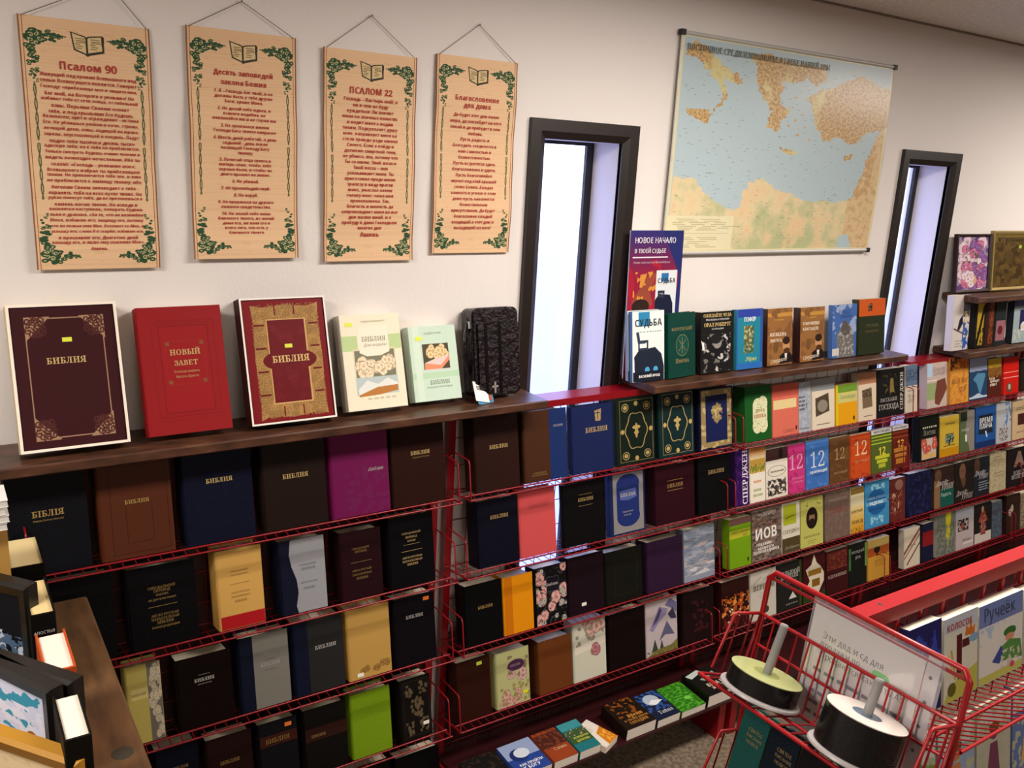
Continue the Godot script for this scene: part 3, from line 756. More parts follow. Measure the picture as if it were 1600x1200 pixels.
func paperbacks():
	# ---- the wooden board under the map
	var y := 1.292
	var z := 0.115
	var g := "books standing on the wooden board under the map"
	var fate := [["R", 0.2, 0.02, 0.55, 0.22, "2a7fae"], ["P", [0.08, 1, 0.06, 0.64, 0.2, 0.55, 0.7, 0.52, 0.9, 0.62, 0.98, 0.8, 0.98, 1], "1a2234"], ["O", 0.18, 0.42, 0.5, 0.56, 0.05, "2a3244"], ["P", [0.12, 0.3, 0.2, 0.3, 0.24, 0.42, 0.4, 0.42, 0.4, 0.46, 0.18, 0.46], "2e3a4c"], ["E", 0.46, 0.84, 0.07, 0.05, "4a9ccc"], ["E", 0.72, 0.84, 0.07, 0.05, "4a9ccc"], ["R", 0.02, 0.86, 0.98, 1, "141a26"], ["T", 0.08, 0.28, 0.95, 0.31, 1, "7a8a94"]]
	var fate_words := [["СУДЬБА", 0.5, 0.18, 0.84, "18202c", "nb"], ["ВАСИЛИЙ ЯРОШ", 0.52, 0.92, 0.66, "f0f0ee", "nb"]]
	for a in [
		["book", "white and black book with a dark suitcase, foremost of three copies by the window trim", 988, 1038, 487, 0.0105, "p", "d9e2e2", fate, fate_words, {"spine": "2a5a7c"}],
		["book", "dark green cloth hardback with a dim round emblem, slightly turned", 1042, 1089, 490, 0.025, "h", "07443a", [["E", 0.5, 0.5, 0.24, 0.17, "6a6a48"], ["E", 0.5, 0.5, 0.22, 0.155, "0a463c"], ["L", 0.38, 0.42, 0.62, 0.58, 0.02, "6a6a48"], ["L", 0.62, 0.42, 0.38, 0.58, 0.02, "6a6a48"], ["L", 0.5, 0.38, 0.5, 0.62, 0.02, "6a6a48"]], [["ФЛОРЕНСКИЙ", 0.5, 0.24, 0.76, "7c7448", "sb"], ["Имена", 0.5, 0.74, 0.5, "7c7448", "sb"]], {"turn": 6, "pages": "e8efe4"}],
		["book", "black book with a white photograph of a praying man", 1094, 1146, 488, 0.025, "p", "141416", [["N", "b8b4ae", 0.38, 0.03, 11, [0.05, 0.36, 0.9, 0.98]], ["N", "6a6862", 0.28, 0.03, 13, [0.1, 0.36, 0.9, 0.98]], ["E", 0.5, 0.5, 0.13, 0.1, "8a8680"], ["E", 0.46, 0.44, 0.16, 0.08, "1a1a1c"], ["P", [0.02, 0.45, 0.1, 0.5, 0.12, 0.62, 0.08, 0.6], "e0e0dc"]], [["ОЖИДАЙТЕ ЧУДА", 0.5, 0.06, 0.84, "c8b070", "sb"], ["Моя жизнь и служение", 0.5, 0.13, 0.7, "d8d8d4", "s"], ["ОРАЛ РОБЕРТС", 0.5, 0.21, 0.8, "c8b070", "sb"], ["Автобиография", 0.5, 0.28, 0.36, "d8d8d4", "s"]]],
		["book", "turquoise and blue book with an embroidered picture panel", 1150, 1191, 484, 0.02, "p", "1f7d96", [["R", 0, 0, 1, 0.14, "2c3f9c"], ["R", 0, 0, 0.06, 1, "2c5fae"], ["R", 0.9, 0, 1, 1, "2c4fa0"], ["R", 0, 0.9, 1, 1, "2a64b0"], ["R", 0.28, 0.28, 0.66, 0.74, "a8a878"], ["N", "3a5c48", 0.0, 0.06, 5, [0.28, 0.28, 0.66, 0.74]], ["N", "6a5a34", 0.2, 0.06, 8, [0.28, 0.28, 0.66, 0.74]]], [["ПІФІР", 0.5, 0.17, 0.44, "dde4e8", "nb"], ["Збірка", 0.55, 0.84, 0.42, "d8d870", "s", 0, 0.4]]],
		["book", "brown book with a portrait, titled in white block letters, first of two alike", 1198, 1237, 483, 0.03, "p", "8f6236", portrait_art(), [["ВЗГЛЯД НА", 0.42, 0.46, 0.66, "ece4d4", "sb"], ["ИИСУСА", 0.34, 0.56, 0.46, "ece4d4", "sb"], ["Ч. Сперджен", 0.45, 0.2, 0.4, "d8b040", "s"], ["Сперджен", 0.46, 0.92, 0.66, "e8dcc4", "s", 4, 0.5]], {"spine": "2c0f10"}],
		["book", "brown book with a portrait, second of two alike, beside the blue castle book", 1249, 1287, 481, 0.03, "p", "8f6236", portrait_art(), [["СОКРОВИЩА", 0.44, 0.3, 0.68, "ece4d4", "sb"], ["БЛАГОДАТИ", 0.42, 0.4, 0.64, "ece4d4", "sb"], ["Ч. Сперджен", 0.45, 0.19, 0.4, "d8b040", "s"], ["Сперджен", 0.46, 0.92, 0.66, "e8dcc4", "s", 4, 0.5]], {"spine": "2c0f10"}],
		["book", "sky-blue book with a grey domed building and white clouds", 1299, 1337, 477, 0.018, "p", "3f63a4", [["N", "8fa2c4", 0.15, 0.02, 4, [0, 0, 1, 0.6]], ["P", [0.22, 1, 0.2, 0.55, 0.4, 0.38, 0.55, 0.34, 0.75, 0.42, 0.86, 0.6, 0.9, 1], "6c6864"], ["P", [0.36, 0.42, 0.46, 0.3, 0.56, 0.3, 0.7, 0.44, 0.7, 0.62, 0.36, 0.62], "55504c"], ["N", "9a9a9a", 0.2, 0.05, 6, [0.2, 0.5, 0.9, 1]], ["R", 0.02, 0.82, 0.3, 0.96, "c4c4bc"]], [["Ангел", 0.45, 0.14, 0.5, "1c3474", "s", 0, 0.4], ["вышней", 0.55, 0.22, 0.46, "1c3474", "s", 0, 0.4]]],
		["book", "dark olive hardback with a broad orange band across its top", 1340, 1381, 468, 0.03, "p", "232c18", [["R", 0, 0, 1, 0.31, "c2531a"], ["R", 0.34, 0.08, 0.5, 0.22, "3a2418"], ["N", "8a6a50", 0.1, 0.08, 3, [0.34, 0.08, 0.5, 0.22]]], [["УТРЕННИЕ", 0.5, 0.48, 0.5, "5c5a38", "n"], ["РАЗМЫШЛЕНИЯ", 0.5, 0.58, 0.5, "6c5a30", "n"]]]]:
		row_book(a, y, z, 8.0, g)
	# two more copies behind the first, their spines showing past it
	for k in 2:
		row_book(["book", "white and blue book with a suitcase, %s of three copies by the window trim" % ["second", "rearmost"][k], 986 - 5.5 * k, 1035 - 5.5 * k, 487.5 - 1.5 * k, 0.0105, "p", "d9e2e2", fate, fate_words, {"spine": "2a5a7c" if k == 0 else "7c8a8c"}], y, z - 0.0118 * (k + 1), 8.0, g)

	# ---- third rack: top wire row
	y = ROWS[0]
	g = "paperbacks on the top wire row under the map"
	for a in [
		["book", "green book with a cream cloud-shaped title patch", 1164, 1206, 604, 0.03, "p", "14521f", [["E", 0.48, 0.35, 0.18, 0.13, "d8d8b0"], ["E", 0.66, 0.33, 0.18, 0.14, "d8d8b0"], ["R", 0.3, 0.34, 0.84, 0.74, "d8d8b0"], ["E", 0.46, 0.72, 0.17, 0.14, "d8d8b0"], ["E", 0.68, 0.72, 0.17, 0.14, "d8d8b0"], ["N", "4c7440", 0.42, 0.12, 4, [0.3, 0.22, 0.86, 0.42]], ["N", "4c7440", 0.42, 0.12, 6, [0.3, 0.62, 0.86, 0.84]]], [["ДРУГА", 0.56, 0.46, 0.36, "7a6a3a", "sb"], ["ЕПОХА", 0.56, 0.55, 0.46, "a03a2c", "sb"]]],
		["book", "salmon pink book with a cream title strip", 1207, 1248, 601, 0.02, "p", "d06a58", [["R", 0, 0, 1, 0.24, "bf5648"], ["R", 0.04, 0.3, 0.92, 0.48, "dcc890"], ["R", 0.88, 0.84, 0.95, 0.92, "3a2420"]], [["Слово", 0.6, 0.9, 0.4, "8a5a30", "s"]]],
		["book", "pale grey-blue book with a large question mark", 1248, 1267, 598, 0.015, "p", "9aa2b0", [["N", "aab2bc", 0.1, 0.02, 4, [0, 0, 1, 1], 2.0], ["T", 0.0, 0.24, 0.5, 0.56, 4, "3a3c48"], ["R", 0.05, 0.92, 0.9, 0.94, "5a5c68"]], [["?", 0.62, 0.48, 0.16, "26242c", "nb"]]],
		["book", "white book with a torn sepia photograph beside the yellow book", 1269, 1304, 592, 0.018, "p", "d8cdb8", [["R", 0, 0, 1, 0.24, "8f9498"], ["P", [0.14, 0.38, 0.72, 0.3, 0.76, 0.66, 0.16, 0.74], "4c4034"], ["E", 0.46, 0.54, 0.22, 0.12, "8a8274"], ["R", 0.2, 0.9, 0.8, 0.92, "6a6458"]], []],
		["book", "bright yellow book with a green top band", 1306, 1339, 601, 0.02, "p", "dc9c10", [["R", 0, 0, 1, 0.2, "6c9430"], ["R", 0, 0.2, 1, 0.46, "c8c070"], ["R", 0, 0, 0.1, 1, "d0c420"], ["R", 0.82, 0.82, 0.9, 0.92, "3a2a14"]], [["Заповеди", 0.55, 0.32, 0.7, "7c9c80", "n"]]],
		["book", "white book with a torn sepia photograph beside the black book", 1341, 1369, 583, 0.018, "p", "d4c4ac", [["R", 0, 0, 1, 0.24, "b07a5c"], ["P", [0.2, 0.36, 0.72, 0.32, 0.78, 0.72, 0.24, 0.74], "705f48"], ["N", "3c3428", 0.0, 0.06, 4, [0.22, 0.36, 0.74, 0.52]], ["R", 0.3, 0.9, 0.8, 0.92, "6a6458"]], []],
		["book", "black book with tall white letters and a name up its side", 1370, 1413, 577, 0.03, "p", "121012", [["N", "4c4420", 0.2, 0.04, 3, [0.2, 0.12, 0.7, 0.56]], ["P", [0.48, 0.2, 0.58, 0.2, 0.62, 0.5, 0.46, 0.5], "7c6c34"]], [["РАССКАЖИ", 0.42, 0.64, 0.6, "b8b4ac", "s"], ["ГОСПОДА", 0.42, 0.8, 0.72, "c4c0b8", "s"], ["СПЕРДЖЕН", 0.9, 0.5, 0.84, "c8c4bc", "sb", 90]]],
		["book", "book with a grey seascape above a white lower half, last under the map", 1414, 1433, 571, 0.015, "p", "cabfae", [["R", 0, 0, 1, 0.44, "5a6c88"], ["N", "39465c", 0.0, 0.05, 3, [0, 0.1, 1, 0.34], 2.0], ["N", "8c8478", 0.1, 0.08, 5, [0.2, 0.62, 0.8, 0.8]], ["T", 0.15, 0.5, 0.85, 0.56, 1, "8a8478"]], []]]:
		row_book(a, y, BOOK_Z, LEAN, g)

	y = ROWS[1]
	g = "paperbacks on the second wire row under the map"
	var twelve := func(c: String) -> Array: return [["R", 0, 0, 1, 0.07, c], ["N", c, 0.25, 0.02, 4, [0, 0.1, 1, 1]]]
	for a in [
		["book", "purple book with a white name written up its spine", 1150, 1171, 703, 0.03, "p", "2a0d4a", [["N", "4a1c6c", 0.2, 0.03, 3]], [["СПЕРДЖЕН", 0.72, 0.5, 2.9, "e4dcec", "sb", 90]]],
		["book", "white book with a yellow and orange picture on its upper half", 1172, 1196, 701, 0.015, "p", "e2ddd0", [["R", 0, 0, 1, 0.46, "c8a24a"], ["G", "a85c14", "d8d0b0", 0, 0.2], ["N", "6c7c24", 0.1, 0.05, 3, [0, 0.3, 1, 0.46]], ["T", 0.2, 0.56, 0.8, 0.64, 1, "c87c48"], ["T", 0.2, 0.7, 0.8, 0.9, 2, "8a9a58"]], [["ВЕРА", 0.5, 0.38, 0.7, "5c7c24", "nb"]]],
		["book", "white and dark brown book with an ornate title badge and engraved landscape", 1197, 1231, 701, 0.02, "p", "dcd5c8", [["R", 0, 0, 1, 0.24, "3a221e"], ["E", 0.68, 0.12, 0.1, 0.1, "17100f"], ["E", 0.5, 0.46, 0.42, 0.11, "8a8474"], ["E", 0.5, 0.46, 0.39, 0.1, "ddd6c8"], ["N", "2c2824", -0.1, 0.04, 5, [0.1, 0.64, 0.92, 0.94]], ["N", "5c564c", 0.2, 0.06, 8, [0.06, 0.62, 0.95, 0.96]]], [["Спаситель мой", 0.5, 0.46, 0.62, "2c2824", "sb"]]],
		["book", "pink book with a large number 12", 1232, 1258, 695, 0.012, "p", "c2357a", twelve.call("a82a68"), [["12", 0.45, 0.36, 0.8, "e098b8", "s"], ["проповедей", 0.55, 0.7, 0.7, "dc88b0", "n"], ["о молитве", 0.55, 0.78, 0.6, "dc88b0", "n"]]],
		["book", "blue book with a large number 12", 1259, 1295, 688, 0.012, "p", "3a6cb4", twelve.call("4a7cc0"), [["12", 0.5, 0.4, 0.6, "c8d4e8", "s"], ["проповедей", 0.55, 0.66, 0.74, "dce4f0", "nb"], ["о вере в Бога", 0.55, 0.73, 0.6, "20407c", "n"]]],
		["book", "brown book with a large number 12", 1296, 1327, 684, 0.012, "p", "5c3c20", twelve.call("684828"), [["12", 0.5, 0.36, 0.5, "a88858", "s"], ["проповедей", 0.55, 0.78, 0.66, "a88858", "n"]]],
		["book", "orange-red book with a large number 12", 1329, 1360, 679, 0.012, "p", "bf4a1c", twelve.call("a83c14"), [["12", 0.5, 0.32, 0.6, "e4c4a0", "s"], ["проповедей", 0.55, 0.62, 0.7, "d88c60", "n"]]],
		["book", "green striped book with a yellow number 12", 1361, 1393, 672, 0.015, "p", "4c5c24", [["R", 0, 0, 1, 0.1, "d4d4d0"], ["R", 0, 0.14, 1, 0.18, "a8bc30"], ["R", 0, 0.22, 1, 0.25, "a8bc30"], ["R", 0, 0.3, 1, 0.33, "a8bc30"], ["R", 0.2, 0.6, 0.9, 0.68, "b8bc2c"], ["R", 0.28, 0.7, 0.8, 0.78, "b8bc2c"], ["R", 0.36, 0.8, 0.7, 0.9, "a8b030"]], [["12", 0.52, 0.5, 0.34, "d4c838", "nb"], ["ЧАРЛЗ СПЕРДЖЕН", 0.5, 0.05, 0.8, "3a3a4c", "nb"]]],
		["book", "maroon striped book with an orange number 12", 1394, 1419, 666, 0.015, "p", "5c1f14", [["R", 0, 0, 1, 0.1, "d4d4d4"], ["R", 0, 0.14, 1, 0.18, "8c3a20"], ["R", 0, 0.24, 1, 0.28, "8c3a20"], ["R", 0.1, 0.52, 0.9, 0.62, "b0742c"], ["R", 0.16, 0.65, 0.88, 0.74, "b0742c"], ["R", 0.22, 0.77, 0.8, 0.9, "b0742c"]], [["12", 0.5, 0.42, 0.4, "d8a840", "nb"], ["ЧАРЛЗ СПЕРДЖЕН", 0.5, 0.05, 0.84, "3a3a4c", "nb"]]]]:
		row_book(a, y, BOOK_Z, LEAN, g)

	y = ROWS[2]
	g = "paperbacks on the third wire row under the map"
	for a in [
		["book", "lime green book with a yellow strip at the row's end", 1140, 1174, 810, 0.02, "p", "6f9c10", [["R", 0, 0, 1, 0.14, "6c4c48"], ["R", 0.02, 0.24, 0.96, 0.4, "b0b030"], ["R", 0.82, 0.84, 0.9, 0.92, "2a3a10"]], [["АЛЬБЕРТ СИМПСОН", 0.5, 0.28, 0.8, "3c4c10", "n"], ["2012", 0.72, 0.36, 0.2, "3c4c10", "n"]]],
		["book", "grey stormy book titled in three large white letters", 1175, 1221, 797, 0.02, "p", "6a5c54", [["N", "8a7468", 0.05, 0.02, 3, [0, 0, 1, 1], 2.5], ["N", "453c3a", 0.25, 0.025, 6, [0, 0, 1, 1], 2.5], ["N", "9a5c3c", 0.42, 0.03, 8, [0, 0.2, 1, 0.4], 2.0]], [["ИОВ", 0.48, 0.46, 0.72, "eae6e0", "nb"], ["глазами", 0.4, 0.67, 0.5, "e0dcd4", "nb"], ["великого", 0.46, 0.75, 0.54, "e0dcd4", "nb"], ["проповедника", 0.48, 0.83, 0.86, "e0dcd4", "nb"], ["Ч. СПЕРДЖЕН", 0.5, 0.08, 0.6, "c8c0b8", "n"]]],
		["book", "white book with a lime square and a brown lower third", 1222, 1250, 786, 0.015, "p", "d4d0c0", [["R", 0.08, 0.04, 0.8, 0.44, "a4b028"], ["L", 0.2, 0.3, 0.7, 0.26, 0.03, "5c6c14"], ["R", 0, 0.7, 1, 1, "4c4028"]], [["СПЕРДЖЕН", 0.5, 0.58, 0.9, "5c5448", "n"], ["Для Бизнеса", 0.55, 0.9, 0.8, "b0a88c", "s"]]],
		["book", "pale yellow book with an oval portrait of a bearded man", 1251, 1286, 778, 0.02, "p", "b8b860", [["N", "6c6c34", 0.4, 0.06, 4, [0.05, 0.02, 0.95, 0.18]], ["E", 0.5, 0.42, 0.25, 0.22, "1c1410"], ["E", 0.5, 0.42, 0.12, 0.13, "8c6848"], ["E", 0.5, 0.5, 0.12, 0.07, "241812"], ["E", 0.5, 0.31, 0.13, 0.05, "1c1410"], ["T", 0.08, 0.72, 0.92, 0.82, 1, "8c8844"], ["T", 0.3, 0.85, 0.7, 0.95, 2, "8c8844"]], []],
		["book", "taupe book with small red print", 1289, 1328, 769, 0.02, "p", "6c5a50", [["N", "766258", 0.2, 0.03, 3], ["T", 0.1, 0.1, 0.9, 0.18, 1, "8a786c"], ["T", 0.15, 0.3, 0.85, 0.44, 3, "84342c"], ["R", 0.08, 0.5, 0.92, 0.51, "8a786c"]], []],
		["book", "yellow and white book with heavy black words", 1329, 1350, 763, 0.015, "p", "d0c8a4", [["R", 0, 0, 1, 0.14, "7c6428"], ["G", "d8c890", "c88a18", 0.4, 1.0], ["N", "5c3c10", 0.3, 0.06, 3, [0, 0.86, 1, 1]]], [["ПРИТЧАЯ", 0.45, 0.52, 0.86, "5c3c10", "sb"], ["ПОВЕДЬ", 0.5, 0.76, 0.86, "5c3c10", "sb"]]],
		["book", "sky-blue booklet with a dark blue ornamental roundel, curling forward", 1351, 1389, 752, 0.01, "p", "3a88b8", [["E", 0.48, 0.45, 0.38, 0.28, "1c5c98"], ["C", 16, 3, "8cc4dc", 0.2, 0.06, 0.8, 0.18, 0.012], ["C", 16, 6, "8cc4dc", 0.25, 0.76, 0.75, 0.92, 0.012], ["R", 0.05, 0.43, 0.95, 0.52, "5aa0c8"]], [["НЕБЕСА ОТКРЫТЫ", 0.48, 0.36, 0.7, "a8d0e4", "n"], ["РАДИ НАС", 0.48, 0.48, 0.56, "e4f0f4", "nb"], ["ВЕЧНОГО ЖИТЬЯ", 0.48, 0.6, 0.66, "10407c", "n"]]],
		["book", "dark red book with a crowd of pale figures", 1390, 1414, 748, 0.015, "p", "5c2620", [["E", 0.6, 0.16, 0.26, 0.12, "8c6458"], ["N", "9a6c54", 0.3, 0.05, 4, [0.05, 0.3, 0.8, 0.85]], ["E", 0.25, 0.4, 0.1, 0.07, "b08a74"], ["E", 0.6, 0.62, 0.09, 0.08, "a88068"], ["E", 0.3, 0.72, 0.08, 0.06, "b89a80"]], []]]:
		row_book(a, y, BOOK_Z, LEAN, g)

	y = ROWS[3]
	g = "paperbacks on the fourth wire row under the map"
	for a in [
		["book", "dark red book with an orange fiery picture", 1128, 1171, 906, 0.02, "p", "2c0c0c", [["N", "a84c18", 0.05, 0.03, 3, [0, 0.3, 1, 0.7]], ["N", "d89040", 0.3, 0.04, 6, [0, 0.35, 1, 0.75]], ["N", "d8cfc0", 0.42, 0.04, 9, [0.1, 0.55, 0.7, 0.9]], ["N", "701c14", 0.1, 0.03, 5, [0, 0.75, 1, 1]]], []],
		["book", "white book with grey serif title half behind the red basket", 1173, 1213, 892, 0.02, "h", "c4bfb4", [["L", 0.1, 0.24, 0.4, 0.12, 0.02, "8a857c"], ["L", 0.5, 0.2, 0.85, 0.06, 0.02, "8a857c"], ["E", 0.6, 0.82, 0.1, 0.07, "3c3834"], ["T", 0.3, 0.44, 0.8, 0.56, 3, "a8a298"]], [["ВЕРНЫЙ", 0.52, 0.32, 0.84, "5c5850", "sb"]]],
		["book", "dark grey book with a pale serif title", 1214, 1253, 880, 0.02, "h", "262826", [["P", [0.46, 0.78, 0.62, 0.64, 0.78, 0.78], "c8c8c0"], ["R", 0.9, 0, 1, 1, "274018"], ["T", 0.3, 0.84, 0.9, 0.9, 1, "7c7c74"], ["T", 0.3, 0.36, 0.8, 0.46, 2, "5c5c58"]], [["БОЛЬШОЙ", 0.5, 0.2, 0.84, "b4b4ac", "sb"], ["ВЕРНЫЙ", 0.5, 0.28, 0.7, "b4b4ac", "sb"]]],
		["book", "dark red book with a white and gold star-shaped burst", 1255, 1289, 866, 0.02, "p", "3c0c10", [["P", [0.5, 0.02, 0.62, 0.2, 0.8, 0.3, 0.95, 0.45, 0.95, 0.62, 0.8, 0.75, 0.66, 0.9, 0.4, 0.78, 0.1, 0.72, 0.3, 0.55, 0.12, 0.3, 0.38, 0.22], "cfc6b0"], ["R", 0.24, 0.34, 0.84, 0.46, "8c6820"], ["R", 0.4, 0.54, 0.76, 0.7, "7c5818"], ["P", [0, 0.84, 0.3, 0.9, 0.7, 0.98, 1, 0.76, 1, 1, 0, 1], "22401c"]], []],
		["book", "maroon book with a dull red picture and white print", 1291, 1325, 859, 0.02, "p", "360a0e", [["R", 0.05, 0.06, 0.95, 0.45, "5c2018"], ["N", "74382c", 0.2, 0.05, 4, [0.05, 0.06, 0.95, 0.45]]], [["ОДЕРЖИМЫЕ", 0.5, 0.6, 0.86, "a89088", "sb"]]],
		["book", "black book with green glow at both edges", 1326, 1354, 849, 0.02, "p", "0d120f", [["R", 0, 0.1, 0.12, 0.6, "3c6c3c"], ["R", 0.9, 0.05, 1, 0.6, "5c8c4c"]], [["ПОСЛЕДНИЙ", 0.5, 0.2, 0.7, "a8b0a8", "n"], ["ДЕНЬ", 0.5, 0.34, 0.3, "a8b0a8", "n"]]],
		["book", "ochre book with a small dark tree on an orange band", 1356, 1389, 842, 0.015, "p", "b98a34", [["R", 0, 0.2, 1, 0.42, "9c4c1c"], ["E", 0.42, 0.26, 0.14, 0.09, "20140c"], ["R", 0.4, 0.3, 0.46, 0.42, "20140c"], ["T", 0.3, 0.5, 0.8, 0.68, 3, "8c5c20"], ["R", 0, 0, 1, 0.2, "a89050"]], []],
		["book", "white booklet crossed by brown diagonal strokes at the row's end", 1412, 1437, 826, 0.015, "p", "c4bba8", [["L", 0, 0.62, 1, 0.06, 0.09, "7c4434"], ["L", 0, 0.75, 1, 0.2, 0.05, "8c5c48"], ["L", 0.2, 0.9, 1, 0.42, 0.06, "6c3c30"], ["T", 0.2, 0.4, 0.7, 0.46, 1, "5c5448"]], []]]:
		row_book(a, y, BOOK_Z, LEAN, g)

	# ---- fourth rack
	y = ROWS[0]
	g = "paperbacks on the top wire row beneath the picture frames"
	for a in [
		["book", "pale book with a brown horse head beside the second window", 1448, 1479, 568, 0.02, "p", "b8a8a0", [["R", 0, 0, 0.26, 0.3, "a8c0dc"], ["R", 0.02, 0.44, 0.5, 0.82, "8c9c6c"], ["P", [0.5, 0.4, 0.9, 0.36, 1, 0.6, 0.8, 0.8, 0.6, 0.96, 0.4, 0.9, 0.4, 0.7], "6c3c30"], ["R", 0, 0.38, 0.5, 0.4, "e4dcd8"]], [["Помоги", 0.58, 0.14, 0.6, "8c7874", "s", 0, 0.4], ["Победи", 0.6, 0.24, 0.56, "8c7874", "s", 0, 0.4]]],
		["book", "golden orange book with a brown handwritten title", 1484, 1513, 560, 0.02, "p", "c88a38", [["R", 0, 0, 1, 0.24, "9c4c10"], ["P", [0, 0, 0.5, 0, 0.1, 0.26, 0, 0.26], "4c2410"], ["N", "b87428", 0.2, 0.03, 3]], [["Мой Бог", 0.5, 0.5, 0.84, "6c3c14", "s", 0, 0.5], ["и Я", 0.66, 0.68, 0.4, "6c3c14", "s", 0, 0.5]]],
		["book", "deep blue book with a white breaking wave", 1514, 1542, 560, 0.02, "p", "1c3c5c", [["R", 0, 0, 1, 0.32, "8890ac"], ["P", [0.2, 0.5, 0.5, 0.34, 0.9, 0.4, 0.8, 0.6, 0.6, 0.9, 0.4, 0.6], "4c7c9c"], ["P", [0.3, 0.3, 0.6, 0.32, 0.9, 0.3, 0.6, 0.38], "16304c"], ["P", [0.1, 0.92, 0.5, 0.84, 0.8, 0.92], "a8b8c8"], ["R", 0, 0.92, 1, 0.97, "b0bcc8"]], []],
		["book", "brown book with an ochre top and small white title", 1543, 1564, 561, 0.02, "p", "4c1c10", [["R", 0, 0, 1, 0.26, "b09028"], ["R", 0, 0.24, 1, 0.46, "6c4418"], ["N", "7c5c28", 0.1, 0.05, 3, [0, 0.2, 1, 0.5]]], [["Когда", 0.3, 0.52, 0.4, "d8d0c4", "nb"], ["приходит", 0.5, 0.6, 0.7, "d8d0c4", "nb"], ["ответ", 0.4, 0.68, 0.5, "d8d0c4", "nb"]]],
		["book", "bright red book with two thin white lines", 1567, 1591, 559, 0.02, "p", "b8140c", [["R", 0, 0.4, 1, 0.42, "e0a89c"], ["R", 0, 0.54, 1, 0.56, "e0a89c"], ["E", 0.4, 0.82, 0.2, 0.14, "5c3c30"], ["E", 0.4, 0.8, 0.08, 0.08, "b89c84"]], []],
		["book", "black book with an orange picture at the end of the top row", 1594, 1622, 560, 0.02, "p", "1c1810", [["R", 0.3, 0.25, 0.9, 0.6, "b8742c"], ["N", "5c3414", 0.1, 0.05, 3, [0.3, 0.25, 0.9, 0.6]]], []]]:
		row_book(a, y, BOOK_Z, LEAN, g)

	y = ROWS[1]
	g = "paperbacks on the second wire row beneath the picture frames"
	for a in [
		["book", "dark green book with flowers in a pale picture frame", 1436, 1467, 650, 0.02, "h", "141c14", [["T", 0.1, 0.2, 0.9, 0.28, 1, "c8c4b0"], ["R", 0.1, 0.5, 0.86, 0.96, "b8a89c"], ["F", 8, 0.1, "b84c40", "e0c0a0", 3, 0.15, 0.55, 0.8, 0.8], ["R", 0.15, 0.84, 0.8, 0.94, "c8a060"]], [["Песни", 0.5, 0.37, 0.6, "8a8a7c", "s"]], {"pages": "b08060"}],
		["book", "mustard yellow book with a dark tree", 1468, 1498, 651, 0.02, "p", "b89c34", [["R", 0, 0.8, 1, 1, "b4800c"], ["E", 0.5, 0.56, 0.24, 0.12, "7c9480"], ["N", "2c3424", -0.05, 0.08, 3, [0.3, 0.44, 0.74, 0.68]], ["R", 0.46, 0.6, 0.54, 0.74, "2c2414"], ["R", 0.2, 0.73, 0.8, 0.75, "4c3c14"]], [["Библейская", 0.52, 0.18, 0.5, "5c4414", "sb"]]],
		["book", "green and grey book with a white figure", 1499, 1522, 643, 0.02, "p", "4c5c3c", [["P", [0.5, 0, 1, 0, 1, 1, 0.7, 1, 0.4, 0.5], "7c7870"], ["R", 0.05, 0, 0.5, 0.24, "1c2018"], ["P", [0.36, 0.58, 0.48, 0.56, 0.5, 0.76, 0.38, 0.74], "c8d0b8"]], [["ГОСПОДЬ", 0.36, 0.46, 0.5, "c8c8bc", "n"]]],
		["book", "vivid blue book with a square white-lettered title", 1524, 1555, 635, 0.02, "p", "1a4a8c", [["R", 0.14, 0.22, 0.86, 0.68, "16202c"], ["R", 0, 0.85, 1, 1, "122a5c"], ["L", 0.5, 0.62, 0.56, 0.74, 0.06, "b8c4cc"]], [["ВРЕМЯ", 0.5, 0.34, 0.64, "c8ccd0", "nb"], ["ПЛАЧА", 0.5, 0.48, 0.64, "c8ccd0", "nb"]]],
		["book", "pale sky book with small brown figures at its foot", 1556, 1579, 630, 0.02, "p", "a4a8ac", [["N", "4c74a4", 0.15, 0.03, 3, [0.5, 0, 1, 0.6]], ["N", "5c4034", 0.1, 0.08, 5, [0.2, 0.62, 0.8, 0.95]]], []],
		["book", "beige book with a dark upright picture", 1581, 1609, 627, 0.02, "p", "b8a07c", [["R", 0.3, 0.34, 0.68, 0.64, "3c1c18"], ["T", 0.2, 0.14, 0.8, 0.24, 2, "5c4c38"], ["T", 0.2, 0.76, 0.9, 0.84, 1, "7c6850"]], []]]:
		row_book(a, y, BOOK_Z, LEAN, g)

	y = ROWS[2]
	g = "paperbacks on the third wire row beneath the picture frames"
